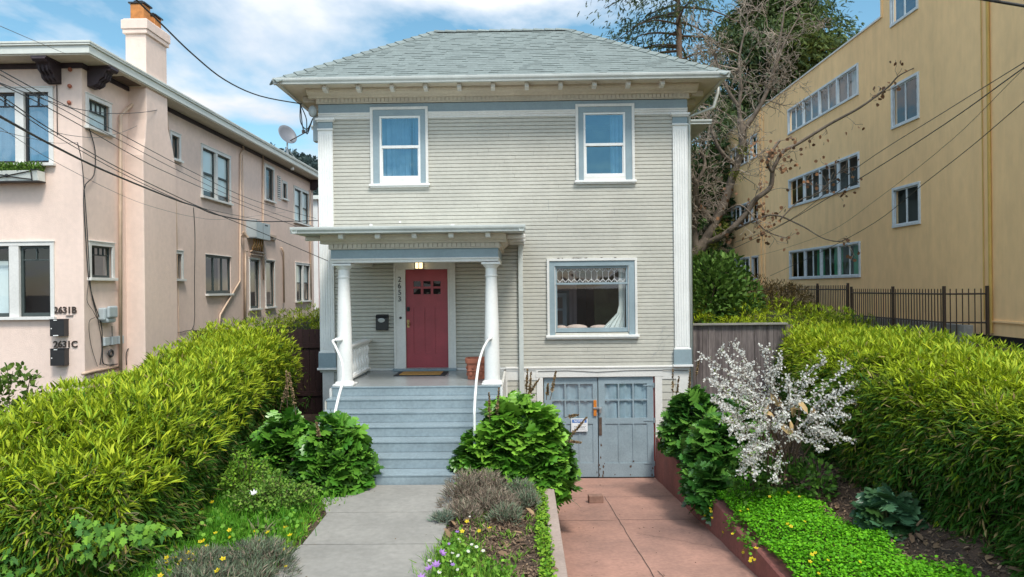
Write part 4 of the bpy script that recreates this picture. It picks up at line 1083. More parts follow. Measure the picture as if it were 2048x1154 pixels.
mb = MB(TF); mb.quad((-9.98, .12, 2.39), (-9.43, .12, 2.39), (-9.43, .12, 3.42), (-9.98, .12, 3.42)); mb.build('blind', 'blind', pink)
mb = MB(); mb.quad((WX, 26.85, -.5), (-17, 26.85, -.5), (-17, 26.85, 7.02), (WX, 26.85, 7.02)); mb.build('rear_wall', 'stucco_pink', pink)
# chimney breast and stack
mb = MB(); mb.prism([(14.08, -.4), (15.42, -.4), (15.42, 5.55), (15.30, 5.95), (15.10, 6.35), (15.08, 7.01), (14.22, 7.01), (14.22, 6.35), (14.17, 5.95), (14.08, 5.6)], 'x', WX-.05, -7.66)
mb.build('chimney_breast', 'stucco_pink', pink, bevel=.015)
mb = MB(); mb.box(-8.08, -7.655, 14.22, 15.06, 7.01, 8.11); mb.box(-8.12, -7.615, 14.18, 15.10, 8.11, 8.20); mb.box(-8.14, -7.595, 14.16, 15.12, 8.20, 8.39); mb.box(-8.11, -7.625, 14.19, 15.09, 8.39, 8.42)
chim = mb.build('chimney', 'stucco_pink', pink, bevel=.012)
for y, h in ((14.42, .34), (14.86, .26)):
    mb = MB(); q = .14
    mb.box(-7.87-q, -7.87+q, y-q, y+q, 8.42, 8.42+h); cp = mb.build('chimney_pot', 'pot', chim, bevel=.02)
    mb = MB(); mb.box(-7.87-.17, -7.87+.17, y-.16, y+.16, 8.42+h+.0, 8.42+h+.03); mb.box(-7.87-.09, -7.87+.09, y-.09, y+.09, 8.42+h+.03, 8.42+h+.08); mb.build('cap', 'black', cp)
# roof slab
mb = MB(); mb.box(-18, -7.62, 12.25, 27.2, 7.025, 7.05, 1); mb.box(-18, -7.60, 12.23, 27.22, 7.05, 7.19, 0); mb.box(-18, -7.57, 12.20, 27.25, 7.19, 7.225, 0); mb.box(-18, -7.56, 12.19, 27.26, 7.225, 7.262, 0); mb.box(-18, -7.7, 12.4, 27, 7.262, 7.28, 0)
mb.build('roof', ['roofwhite', 'soffit'], pink, bevel=.004)
mb = MB(TS); mb.box(WY-.03, 14.20, -.035, .01, 6.93, 7.02); mb.box(15.10, 26.85, -.035, .01, 6.93, 7.02); mb.T = TF; mb.box(-17, WX-.01, -.035, .01, 6.93, 7.02)
mb.each('trim_band', 'bracket', pink)
def carved(T):
    mb = MB(T)
    prof = [(.02, 7.02), (-.44, 7.02), (-.46, 6.97), (-.42, 6.93), (-.36, 6.94), (-.33, 6.90), (-.30, 6.82), (-.22, 6.77), (-.20, 6.70), (-.12, 6.66), (-.02, 6.64), (.02, 6.64)]
    mb.prism(prof, 'x', -.12, .12); mb.box(-.14, .14, -.45, .0, 6.985, 7.024)
    for k in (-.07, .0, .07): mb.tube([(k, -.33, 6.90), (k, -.31, 6.80), (k, -.22, 6.75), (k, -.19, 6.68), (k, -.10, 6.645)], .018, 6)
    mb.build('bracket', 'bracket', pink, bevel=.01)
carved(TF @ Matrix.Translation((-8.52, 0, 0))); carved(TS @ Matrix.Translation((12.98, 0, 0))); carved(TS @ Matrix.Translation((26.6, 0, 0))); carved(TF @ Matrix.Translation((-10.6, 0, 0)))
def pxs(px, py, off=0.0):   # a point on the pink side wall seen at that pixel
    d = CAMR @ Vector(((px-1024)/1400, -(py-577)/1400, -1)); t = (WX+off)/d.x
    return Vector((WX+off, d.y*t, d.z*t+HC))
pp = lambda pts, off=.05: [pxs(x, y, off) for x, y in pts]
mb = MB()
mb.tube(pp([(283, 176), (283, 190), (278, 198), (250, 222), (241, 232), (241, 745)], .07), .035, 8)
mb.tube(pp([(486, 292), (487, 298), (481, 308), (480, 562), (440, 630), (438, 660)], .05), .028, 8)
mb.tube(pp([(526, 310), (526, 490), (527, 560)], .04), .026, 8)
mb.tube(pp([(620, 380), (622, 605)], .05), .035, 8)
mb.tube(pp([(563, 495), (567, 505), (568, 605)], .05), .03, 8)
mb.tube(pp([(495, 502), (491, 502), (491, 655)], .05), .028, 8)
mb.tube(pp([(485, 310), (488, 480), (488, 650)], .04), .012, 6)
mb.tube(pp([(165, 748), (190, 742), (240, 733)], .02), .03, 6)
mb.tube(pp([(334, 230), (352, 400), (356, 560), (358, 680), (330, 690)], .02), .012, 6)
mb.each('pipe', 'pipe', pink, smooth=True)
mb = MB()
mb.tube(bezier_path(pp([(178, 256), (190, 300), (188, 350), (168, 380), (172, 480), (178, 560), (190, 610), (203, 650), (205, 700), (208, 728), (235, 728)], .03), 4), .010, 5)
mb.tube(bezier_path(pp([(155, 285), (163, 320), (168, 370), (175, 470), (182, 580), (196, 640), (204, 690), (200, 730)], .04), 4), .008, 5)
mb.tube(bezier_path(pp([(178, 560), (174, 600), (185, 620), (196, 640)], .03), 4), .005, 5)
mb.tube(bezier_path(pp([(190, 635), (178, 645), (182, 690), (195, 733)], .03), 4), .005, 5)
mb.tube(bezier_path(pp([(387, 415), (390, 470), (389, 560), (388, 650), (370, 662), (356, 665)], .02), 4), .008, 5)
mb.tube(bezier_path(pp([(253, 730), (256, 698), (290, 692), (330, 685), (352, 682)], .03), 4), .010, 5)
mb.tube(pp([(224, 652), (225, 688)], .03), .006, 5)
mb.each('cable', 'wire', pink, smooth=True)
mb = MB(TS); mb.box(13.10, 13.42, -.14, 0, 2.29, 2.53, 0); mb.box(13.14, 13.44, -.20, -.14, 2.33, 2.56, 0); mb.prism([(13.16, 2.24), (13.42, 2.24), (13.44, 2.33), (13.14, 2.33)], 'y', -.17, -.02, 0)
mb.build('meter', 'utility', pink, bevel=.03)
mb = MB(TS)
for y in (13.20, 13.45, 13.68): mb.box(y, y+.16, -.08, 0, 1.80, 1.96)
mb.each('junction_box', 'utility', pink, bevel=.01)
mb = MB(TS @ Matrix.Translation((13.42, -.06, 1.64)) @ Matrix.Rotation(R(90), 4, 'X'))
def torus(mb, R_, r_, n=16, k=6):
    vs = []; fs = []
    for i in range(n):
        a = 2*math.pi*i/n
        for j in range(k): b = 2*math.pi*j/k; vs.append(((R_+r_*math.cos(b))*math.cos(a), (R_+r_*math.cos(b))*math.sin(a), r_*math.sin(b)))
    for i in range(n):
        for j in range(k): fs.append((i*k+j, i*k+(j+1) % k, ((i+1) % n)*k+(j+1) % k, ((i+1) % n)*k+j))
    mb.add(vs, fs)
torus(mb, .06, .022); mb.build('cable_coil', 'wire', pink, smooth=True)
# heater box with copper pipes under it
mb = MB(TS); mb.box(20.30, 21.45, -.28, 0, 4.37, 4.86, 0); mb.box(20.285, 20.34, -.30, .0, 4.40, 4.9, 0); mb.box(20.85, 20.86, -.284, -.28, 4.38, 4.85, 1); mb.box(21.0, 21.25, -.285, -.28, 4.78, 4.82, 1)
hb = mb.build('heater_box', ['utility', 'dark'], pink, bevel=.008)
mb = MB(TS)
for k in range(5): x = 20.5+k*.17; mb.tube([(x, -.14, 4.37), (x+.03, -.14, 4.22), (x-.04, -.12, 4.10+.02*k), (x, -.10, 4.02)], .026, 8)
mb.each('copper_pipe', 'copper', hb, smooth=True)
mb = MB(TS); mb.tube([(20.4, -.08, 4.0), (21.5, -.08, 3.97)], .03, 8); mb.tube([(20.35, -.08, 3.9), (21.5, -.08, 3.88)], .02, 8); mb.tube([(19.75, -.12, 4.5), (19.85, -.2, 4.38), (19.8, -.0, 4.4)], .05, 8)
mb.box(21.7, 22.5, -.10, 0, 4.52, 4.60); mb.box(21.7, 22.6, -.06, 0, 4.45, 4.50)
mb.each('conduit', 'pipe', pink)
# louvred vent, light fittings
mb = MB(TS)
mb.box(22.93, 23.22, -.01, .01, 5.80, 5.84, 0); mb.box(22.93, 23.20, -.006, .02, 5.88, 6.62, 1)
for k in range(11): mb.box(22.92, 23.21, -.03, .0, 5.88+k*.068, 5.915+k*.068, 0)
mb.build('louvre', ['trim', 'dark'], pink)
mb = MB()
for q in ((140, 139), (139, 172), (138, 205)): p = at(*q, WY-.03); mb.blob(p, (.035, .04, .04), nu=10, nv=6)
mb.each('insulator', 'terracotta', pink, smooth=True)
mb = MB(TS); mb.box(14.0, 14.7, .0, .3, 7.015, 7.024); mb.T = None; mb.box(-7.98, -7.72, 13.5, 14.15, 7.016, 7.0245); mb.each('soffit_vent', 'rust', pink)
mb = MB(); mb.lathe(-7.75, 23.6, [(.05, 6.90), (.06, 6.94), (.05, 7.02)], 12); mb.build('eave_lamp', 'white', pink, smooth=True)
# numbers and letter boxes on the front
text_obj('2631B', .165, Vector((-8.375, -.012, 2.50)), TF, 'house_number', 'iron', pink, .014, .004)
text_obj('2631C', .165, Vector((-8.375, -.012, 1.875)), TF, 'house_number', 'iron', pink, .014, .004)
mb = MB(TF); mb.box(-8.36, -8.23, -.02, 0, 2.395, 2.408); mb.build('number_underline', 'iron', pink)
for i, (zb, l) in enumerate(((2.035, 'black metal letter box under the number ending in B, upper of two'), (1.50, 'black metal letter box under the number ending in C, lower of two'))):
    p = thing('letter_box', l, 'mailbox', (-8.45, WY, zb), 'letter boxes on the pink wall')
    mb = MB(TF); mb.box(-8.575, -8.315, -.14, -.003, zb, zb+.30); mb.box(-8.58, -8.31, -.15, -.003, zb+.30, zb+.312); mb.build('box', 'black', p, bevel=.005)
    mb = MB(TF); mb.box(-8.50, -8.44, -.152, -.14, zb+.285, zb+.30); mb.build('latch', 'white', p)
    mb = MB(TF); mb.box(-8.555, -8.535, -.144, -.14, zb+.13, zb+.15); mb.build('keyhole', 'white', p)
    if i == 0: mb = MB(TF); mb.box(-8.51, -8.42, -.147, -.14, zb+.006, zb+.022); mb.build('handle', 'white', p)
# flower box
fb = thing('window_box', 'white flower box with black scroll bracket under the pink house upper window', 'flower box', (-9.2, WY-.02, 4.84))
mb = MB(TF); mb.prism([(-.03, 4.85), (-.22, 4.85), (-.26, 5.03), (-.03, 5.03)], 'x', -9.80, -8.70); mb.build('box', 'roofwhite', fb, bevel=.006)
mb = MB(TF); mb.box(-9.81, -8.69, -.235, -.03, 4.835, 4.85)
for x in (-9.25,):
    mb.tube([(-9.75, -.265, 5.02), (-9.0-.25, -.25, 4.94), (-8.80, -.265, 5.02)], .009, 5); mb.tube([(-9.75, -.235, 4.87), (-9.25, -.25, 4.93), (-8.80, -.235, 4.87)], .009, 5); mb.blob((-9.25, -.255, 4.94), (.035, .02, .035), nu=10, nv=6)
mb.tube([(-8.80, -.27, 5.05), (-8.80, -.235, 4.85)], .01, 5); mb.tube([(-8.80, -.27, 5.04), (-8.66, -.27, 5.04)], .01, 5)
mb.build('scroll_bracket', 'black', fb)
rs = np.random.RandomState(21); lm = LM(); n = 1500
P = np.stack([rs.uniform(-9.78, -8.70, n), WY-rs.uniform(.03, .26, n), 5.02+rs.rand(n)**1.4*.15], 1)
lm.add(P, norm(runit(n, rs)+np.array([0, -.3, .9])), runit(n, rs), rs.uniform(.03, .07, n), .025, T_OVAL, mixcol(n, (.06, .15, .02), (.16, .26, .04), rs)); lm.build('plants', 'leaf', fb)
# satellite dish
sd_ = thing('satellite_dish', 'grey satellite dish with feed arm on the far end of the pink house roof', 'satellite dish', (-7.85, 23.4, 7.27))
b = Vector((-7.85, 23.4, 7.27)); top = Vector((-7.85, 23.4, 7.85))
mb = MB(); mb.tube([b, top], .03, 8); mb.tube([b+Vector((-.35, -.1, 0)), b+Vector((0, 0, .35))], .015, 6); mb.tube([b+Vector((.2, .3, 0)), b+Vector((0, 0, .35))], .015, 6); mb.tube([b+Vector((.15, -.3, 0)), b+Vector((0, 0, .35))], .015, 6); mb.build('mast', 'metal', sd_)
T = Matrix.Translation(top+Vector((-.03, 0, .18))) @ Matrix.Rotation(R(-48), 4, 'Z') @ Matrix.Rotation(R(68), 4, 'Y') @ Matrix.Rotation(R(-10), 4, 'X')
mb = MB(T); prof = [(.02, -.005)]+[(.34*k/8, .08*(k/8)**2) for k in range(1, 9)]+[(.35, .09), (.34, .095)]+[(.33*k/8, .10*(k/8)**2+.012) for k in range(7, 0, -1)]
mb.lathe(0, 0, prof, 28); auto_smooth(mb.build('dish', 'rubbergrey', sd_), 40)
mb = MB(); mb.tube([top+Vector((0, 0, -.05)), top+Vector((.62, -.15, .22))], .018, 6); mb.box(top.x+.56, top.x+.66, 23.2, 23.3, top.z+.22, top.z+.32); mb.tube([top+Vector((.6, -.15, .3)), top+Vector((.60, -.15, .42))], .012, 6); mb.build('feed_arm', 'iron', sd_)

# small red building glimpsed in the gap
rb = thing('red_building', 'dark red building glimpsed in the gap between the pink and grey houses', 'building', (-11, 36, 0))
mb = MB(); mb.box(-13, -8.5, 36, 44, -1, 7.5); mb.build('wall', 'redwall', rb)
mb = MB(); mb.box(-13.3, -8.2, 35.7, 44.3, 7.5, 7.7); mb.build('roof', 'roofwhite', rb)
mb = MB(); mb.box(-10.75, -10.5, 35.9, 36, -1, 7.5); mb.box(-10.4, -9.4, 35.92, 36, 4.6, 4.75); mb.each('trim', 'trim', rb)

# ================================================================== YELLOW BUILDING
YX = 10.0
yb = thing('apartment_building', 'tall ochre yellow stucco apartment block with white sliding windows, right of the grey house', 'building', (14, 20, 1))
TY = Matrix.Translation((YX, 0, 0)) @ Matrix.Rotation(R(-90), 4, 'Z')
def slider(x0, x1, z0, z1, n, backs=None, T=TY, gm='glass'):
    mb = MB(T); f = .07
    mb.box(x0-f, x1+f, -.035, .03, z1, z1+f); mb.box(x0-f, x1+f, -.045, .03, z0-f, z0); mb.box(x0-f, x0, -.035, .03, z0, z1); mb.box(x1, x1+f, -.035, .03, z0, z1)
    wd = (x1-x0)/n
    for i in range(1, n): mb.box(x0+i*wd-.05, x0+i*wd+.05, -.03, .03, z0, z1)
    wn = mb.build('window', 'alu', yb, bevel=.004)
    mb = MB(T); mg = MB(T)
    for i in range(n):
        a = x0+i*wd+(.05 if i else 0); b = x0+(i+1)*wd-(.05 if i < n-1 else 0); m_ = (a+b)/2
        mb.box(m_-.02, m_+.02, -.0, .03, z0, z1); mb.box(a, b, .005, .03, z0, z0+.03); mb.box(a, b, .005, .03, z1-.03, z1); mb.box(a, a+.025, .005, .03, z0, z1)
        mg.quad((a, .02, z0), (b, .02, z0), (b, .02, z1), (a, .02, z1))
        mk = MB(T); bk = (backs or {}).get(i)
        if bk: drape(mk, a if bk[1] < 0 else m_, m_ if bk[1] < 0 else b, z0, z1, .14, .02, 3, i, 20); mk.build('curtain', bk[0], wn, smooth=True)
    mb.build('sash', 'alu', wn); mg.build('pane', gm, wn)
    mr = MB(T); mr.box(x0-1.4, x1+1.6, .45, .47, z0-.3, z1+.3); mr.build('interior_wall', 'dark', wn)
    return (x0, x1, z0, z1)
HY = []
for z0, z1, bk, g_ in ((8.49, 9.30, {3: ('greyboard', 1)}, 'glass'), (5.76, 6.68, None, 'glass'), (3.10, 4.03, {0: None, 2: ('greencurtain', 1), 3: ('greencurtain', 1), 1: ('greencurtain', 1)}, 'glass')):
    HY.append(slider(-26.24, -20.90, z0, z1, 4, bk, gm=g_))
for z0, z1, g_ in ((7.04, 8.07, 'glass'), (4.39, 5.32, 'glass'), (9.78, 10.75, 'glass_sky')):
    HY.append(slider(-18.93, -17.76, z0, z1, 1, None, gm=g_))
mb = MB(TY)
HN = [h for h in HY if h[0] > -19.5]; HM = [h for h in HY if h[0] < -19.5]
grid_with_holes(mb, -19.5, -2.0, 1.70, 13.2, HN, 0, .10); mb.build('wall', 'stucco_yellow', yb)
mb = MB(TY); grid_with_holes(mb, -29.45, -19.5, -.2, 10.17, HM, 0.0, .10); mb.build('wall', 'stucco_yellow', yb)
mb = MB(TY); mb.quad((-19.5, 0.0, 1.0), (-2, 0.0, 1.0), (-2, 0, 1.7), (-19.5, 0, 1.7)); mb.build('plinth', 'dark', yb)
T3 = TY @ Matrix.Translation((0, .14, 0)); H3 = []
for z0, z1 in ((8.40, 9.30), (5.65, 6.50), (3.12, 4.05)):
    H3.append(slider(-30.95, -29.75, z0, z1, 1, None, T3, 'glass_sky' if z0 > 8 else 'glass')); H3.append(slider(-33.9, -31.4, z0, z1, 2, None, T3))
mb = MB(T3); grid_with_holes(mb, -44, -29.45, -.2, 10.28, H3, 0, .1); mb.build('wall', 'stucco_yellow', yb)
mb = MB(); mb.box(YX-.06, YX+.14, 29.35, 29.6, -.2, 10.24); mb.box(YX-.03, YX+.2, 19.42, 19.5, 10.17, 13.2); mb.each('pilaster', 'stucco_yellow', yb)
mb = MB(); mb.box(YX-.04, YX+.25, 19.5, 29.45, 10.17, 10.22); mb.box(YX+.10, YX+.4, 29.45, 44, 10.28, 10.33); mb.box(YX-.04, YX+.25, 2, 19.5, 13.2, 13.25); mb.each('coping', 'trim', yb)
mb = MB(); mb.box(YX+1.2, 24, 19.6, 44, -.2, 10.1); mb.box(YX+1.2, 24, 2, 19.6, -.2, 13.1); mb.each('block', 'stucco_yellow', yb)
mb = MB(); mb.tube([(YX-.04, 15.05, 1.75), (YX-.04, 15.05, 13.2)], .035, 8); mb.tube([(YX-.03, 15.28, 2.0), (YX-.03, 15.28, 13.2)], .012, 6); mb.each('downpipe', mat('ochre_pipe', (.58, .37, .09), .5, .15, 3), yb)
mb = MB(); mb.box(YX-.035, YX+.01, 2, 15.3, 1.98, 2.02); mb.build('ledge', 'stucco_yellow', yb)
mb = MB(); mb.tube([(YX-.02, 29.0, 2.5), (YX-.02, 29.0, 10)], .04, 6); mb.build('downpipe', 'stucco_yellow', yb)

# plinth wall under the metal fence
mb = MB(); mb.box(9.3, 9.5, 14.9, 20, 1.2, 1.93); tag(mb.build('low_wall', 'concrete', bevel=.01), 'low pale grey concrete wall behind the dark metal railing', 'wall')
fn = thing('metal_fence', 'dark brown metal picket railing standing before the yellow apartment block', 'fence', (9, 19, 1.5))
def rail_fence(pts, zt, zr1, zr2, zb, sp=.112, post_h=.06):
    for i, (a, b) in enumerate(zip(pts[:-1], pts[1:])):
        A = Vector((*a, 0)); B = Vector((*b, 0)); n = max(2, int(round((B-A).length/sp)))
        mb = MB()
        mb.tube([A+Vector((0, 0, zr1)), B+Vector((0, 0, zr1))], .018, 4); mb.tube([A+Vector((0, 0, zr2)), B+Vector((0, 0, zr2))], .018, 4)
        for k in range(1, n): p = A.lerp(B, k/n); mb.box(p.x-.008, p.x+.008, p.y-.008, p.y+.008, zb, zt)
        mb.build('picket_panel', 'iron', fn)
    for a in pts:
        mb = MB(); mb.box(a[0]-.026, a[0]+.026, a[1]-.026, a[1]+.026, zb-.2, zt+post_h); mb.build('post', 'iron', fn)
rail_fence([(9.81, 14.93), (9.02, 15.12), (9.0, 17.15), (9.0, 19.3)], 2.70, 2.59, 1.98, 1.55)
rail_fence([(9.0, 19.5), (9.0, 21.5), (9.0, 23.5), (9.0, 25.5), (9.0, 27.5)], 2.80, 2.68, 1.98, 1.6)

# board fences
wf = thing('board_fence', 'weathered grey brown vertical board fence between the grey house and the right hedge', 'fence', (4.3, 15, 0))
rs = np.random.RandomState(9); mb = MB(); x = 3.45
while x < 5.6:
    w_ = rs.uniform(.12, .15); y = 15+rs.uniform(-.006, .006); mb.box(x, x+w_-.006, y, y+.02, -.6, 1.975+rs.uniform(-.004, .004)); x += w_
mb.build('boards', 'fencewood', wf)
mb = MB(); mb.box(3.44, 5.62, 14.93, 15.08, 1.98, 2.02); mb.build('cap_rail', 'fencecap', wf, bevel=.004)
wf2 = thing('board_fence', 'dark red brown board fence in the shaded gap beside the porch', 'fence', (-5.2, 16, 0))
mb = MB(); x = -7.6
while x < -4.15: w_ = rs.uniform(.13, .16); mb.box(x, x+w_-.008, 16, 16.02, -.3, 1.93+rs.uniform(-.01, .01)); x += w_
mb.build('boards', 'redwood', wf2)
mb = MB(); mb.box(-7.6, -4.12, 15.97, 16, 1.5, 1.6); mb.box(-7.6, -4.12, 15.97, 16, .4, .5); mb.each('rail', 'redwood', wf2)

# ================================================================== WIRES
def wire(pts, r, label, m='wire', group='overhead wires', name='overhead_wire', n=5):
    P = [at(*p) for p in pts]
    if pts[0][0] <= 5: P = [P[0]+(P[0]-P[1]).normalized()*4]+P
    if pts[-1][0] >= 2040: P = P+[P[-1]+(P[-1]-P[-2]).normalized()*4]
    mb = MB(); mb.tube(bezier_path(P, n), r, 5); tag(mb.build(name, m, smooth=True), label, 'wire', group)
wire([(268, -5, 8.5), (325, 50, 9.4), (385, 108, 10.4), (450, 160, 11.6), (520, 192, 13), (604, 208, 14.25)], .012, 'thick twisted black service cable running down to the upper left corner of the grey house')
wire([(0, 52, 8), (70, 82, 9.6), (133, 108, 12.2)], .004, 'thin wire running to the front eave of the pink house', 'wiregrey')
wire([(0, 140, 6.5), (99, 194, 8.2), (236, 265, 10.2), (364, 333, 12.5), (503, 399, 15.5), (632, 437, 19)], .006, 'uppermost of the long wires slanting across the pink side wall')
wire([(0, 149, 6.5), (104, 207, 8.2), (239, 280, 10.2), (370, 348, 12.5), (503, 410, 15.5), (628, 453, 19)], .005, 'long slanting wire close under the uppermost one on the pink side wall')
wire([(0, 168, 6.5), (80, 207, 8), (170, 256, 9.5), (298, 328, 11), (409, 378, 13), (470, 405, 15), (593, 453, 18)], .006, 'slanting wire passing below the small upper window of the pink house')
wire([(0, 190, 6.2), (100, 258, 7.5), (243, 339, 9), (364, 398, 10), (416, 421, 10.6), (530, 468, 11.4), (656, 522, 12.1)], .006, 'wire running down to the top of the left porch column')
wire([(0, 198, 6.3), (100, 265, 7.6), (243, 346, 9.2), (364, 403, 11), (416, 419, 12.5), (520, 440, 16)], .005, 'wire merging with the thick black cable in the middle of the pink wall')
wire([(0, 233, 6.0), (100, 288, 7.5), (208, 341, 9), (347, 398, 11), (392, 413, 12), (440, 431, 13.5), (520, 443, 17), (636, 441, 22)], .013, 'thickest black cable sagging across the middle of the pink side wall')
wire([(0, 255, 6.5), (100, 318, 8), (225, 382, 10), (300, 412, 12), (388, 434, 14), (455, 438, 16), (571, 424, 22)], .003, 'lowest thin wire sagging across the pink side wall', 'wiregrey')
wire([(0, 166, 7), (50, 185, 8), (110, 206, 9.5), (160, 219, 11), (225, 227, 12.5), (290, 224, 14), (333, 216, 15.2)], .006, 'slack black wire rising to the hook beside the chimney breast')
wire([(100, 262, 8), (150, 272, 10), (205, 274, 12), (265, 256, 14), (333, 218, 15.3)], .004, 'thin slack loop of wire hanging below the chimney breast hook', 'wiregrey')
wire([(0, 262, 7), (60, 276, 9), (110, 286, 11), (155, 285, 12.6)], .0035, 'thin wire ending at the corner of the pink house', 'wiregrey')
wire([(1470, 485, 20), (1580, 440, 17), (1720, 331, 13), (1890, 223, 10.5), (2048, 125, 8.5)], .006, 'upper black wire crossing in front of the yellow apartment block', group='wires before the yellow block')
wire([(1455, 503, 21), (1560, 452, 18), (1720, 357, 13.5), (1890, 248, 10.5), (2048, 135, 8.5)], .008, 'second, thicker black wire crossing in front of the yellow apartment block', group='wires before the yellow block')
wire([(1500, 515, 22), (1565, 498, 19), (1660, 463, 16), (1752, 400, 13.5), (1900, 283, 10.5), (2048, 137, 8.5)], .0035, 'thin black wire fanning out below the two upper ones on the yellow block', group='wires before the yellow block')
wire([(1540, 552, 22), (1640, 505, 17), (1750, 445, 14), (1842, 372, 12), (1940, 295, 10.5), (2048, 203, 9)], .006, 'lowest black wire crossing in front of the yellow apartment block', group='wires before the yellow block')
wire([(1940, -6, 7), (2000, 4, 7), (2060, 14, 7)], .016, 'thick dark cable cutting the top right corner of the picture', group='wires before the yellow block')

# ================================================================== VEGETATION
# ---- clipped bamboo hedges
def hedge(name, label, y0, y1, xl, xr, zb, zt, ncl, seed, group=None, cap=True, ygreen=1.0, L=.125, facing=0):
    rs = np.random.RandomState(seed)
    root = thing(name, label, 'hedge', ((xl(y0)+xr(y0))/2, (y0+y1)/2, 0), group)
    def surf(y, p, inset=0.0, yshift=None):
        """p in 0..1 round the section: left foot, over the top, right foot"""
        a = (xr(y)-xl(y))/2; cx = (xr(y)+xl(y))/2; h = zt(y)-zb(y)
        per = 2*h+2*a; s = p*per
        qx = np.where(s < h, -1.0, np.where(s < h+2*a, -1+(s-h)/a, 1.0)); qz = np.where(s < h, s/h, np.where(s < h+2*a, 1.0, (per-s)/h))
        n = 5.0; k = (np.abs(qx)**n+np.abs(qz)**n)**(-1/n); qx = qx*k; qz = qz*k
        nx_ = np.sign(qx)*np.abs(qx)**(n-1)/a; nz_ = np.abs(qz)**(n-1)/h
        N_ = norm(np.stack([nx_, np.zeros_like(nx_), nz_], 1)); P_ = np.stack([cx+qx*a, y, zb(y)+qz*h], 1)
        d = .21*wob(P_, 1.25, seed)+.10*wob(P_, 4.0, seed+5)
        return P_+N_*(d-inset)[:, None], N_
    # shape of density: more leaves near the street
    u = rs.rand(ncl); y = y0*(y1/y0)**u if y0 > 0 else y0+(y1-y0)*u
    p = rs.rand(ncl)
    if facing > 0: p = 1-p**1.35*.96
    if facing < 0: p = p**1.35*.96
    P, A = surf(y, p)
    if cap:
        m = int(ncl*.28); q = rs.rand(m, 2); a = (xr(y0)-xl(y0))/2; cx = (xr(y0)+xl(y0))/2; h = zt(y0)-zb(y0)
        qx = q[:, 0]*2-1; qz = q[:, 1]; rr = np.clip((np.abs(qx)**4+np.abs(qz)**4), 0, 1)
        Pc = np.stack([cx+qx*a*.97, y0-.35*np.sqrt(1-rr)+.05*rs.rand(m), zb(y0)+qz*h*.97], 1)
        Nc = norm(np.stack([qx**3*.8, -1.0+0*qx, qz**3*.9], 1)); d = .13*wob(Pc, 1.6, seed)+.07*wob(Pc, 4.2, seed+5)
        P = np.concatenate([P, Pc+Nc*d[:, None]]); A = np.concatenate([A, Nc])
    P = P-A*(rs.rand(len(P))**1.2*.30)[:, None]
    gapn = wob(P, 5.5, seed+21); kp = ~((gapn < -.35) & (rs.rand(len(P)) < .75)); P = P[kp]; A = A[kp]
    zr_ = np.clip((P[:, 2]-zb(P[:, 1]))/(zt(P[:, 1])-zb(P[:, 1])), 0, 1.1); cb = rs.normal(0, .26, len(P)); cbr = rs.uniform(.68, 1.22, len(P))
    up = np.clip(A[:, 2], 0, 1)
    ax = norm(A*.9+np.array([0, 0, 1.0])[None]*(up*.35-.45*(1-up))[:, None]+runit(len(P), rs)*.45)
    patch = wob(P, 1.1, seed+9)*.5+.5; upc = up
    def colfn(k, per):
        yel = np.clip(-.36+.46*np.repeat(upc, per)+.62*np.repeat(zr_, per)*ygreen+.5*np.repeat(patch-.5, per)+np.repeat(cb, per)+rs.normal(0, .10, k*per), 0, 1)  # yellow new growth on top; lit tops and dark shaded sides also painted in
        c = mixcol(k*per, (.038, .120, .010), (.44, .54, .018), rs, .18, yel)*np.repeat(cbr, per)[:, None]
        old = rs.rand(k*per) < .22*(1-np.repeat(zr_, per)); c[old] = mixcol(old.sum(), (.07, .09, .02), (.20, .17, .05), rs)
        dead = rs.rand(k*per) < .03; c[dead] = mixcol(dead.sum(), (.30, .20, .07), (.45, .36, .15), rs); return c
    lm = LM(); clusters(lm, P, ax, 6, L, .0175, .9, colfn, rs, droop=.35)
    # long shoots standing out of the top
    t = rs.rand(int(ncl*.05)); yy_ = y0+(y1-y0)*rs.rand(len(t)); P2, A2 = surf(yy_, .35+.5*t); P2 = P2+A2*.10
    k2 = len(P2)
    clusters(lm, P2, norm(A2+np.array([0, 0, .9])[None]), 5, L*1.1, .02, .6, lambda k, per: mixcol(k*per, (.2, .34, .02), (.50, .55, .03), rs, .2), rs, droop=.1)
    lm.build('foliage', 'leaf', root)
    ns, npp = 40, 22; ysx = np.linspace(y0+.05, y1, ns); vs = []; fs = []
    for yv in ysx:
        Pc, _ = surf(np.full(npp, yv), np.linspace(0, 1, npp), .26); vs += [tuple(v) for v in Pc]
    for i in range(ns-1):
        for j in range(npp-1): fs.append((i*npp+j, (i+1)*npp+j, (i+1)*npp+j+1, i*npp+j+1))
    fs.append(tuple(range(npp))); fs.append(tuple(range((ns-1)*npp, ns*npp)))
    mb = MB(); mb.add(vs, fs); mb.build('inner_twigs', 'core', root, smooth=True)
    return root
ip = lambda xs_, ys_: (lambda v: np.interp(v, xs_, ys_))
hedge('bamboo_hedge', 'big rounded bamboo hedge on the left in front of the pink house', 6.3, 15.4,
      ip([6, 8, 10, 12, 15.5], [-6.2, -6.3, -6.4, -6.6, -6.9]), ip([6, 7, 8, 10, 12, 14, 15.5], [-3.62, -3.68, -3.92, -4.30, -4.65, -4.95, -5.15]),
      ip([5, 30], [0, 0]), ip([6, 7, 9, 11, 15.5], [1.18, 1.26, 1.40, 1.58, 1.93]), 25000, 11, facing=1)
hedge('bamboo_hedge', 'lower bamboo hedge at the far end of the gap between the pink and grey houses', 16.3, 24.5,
      ip([6, 30], [-7.3, -7.3]), ip([6, 30], [-4.45, -4.6]), ip([5, 30], [0, 0]), ip([16, 25], [2.15, 2.28]), 2200, 12, cap=True)
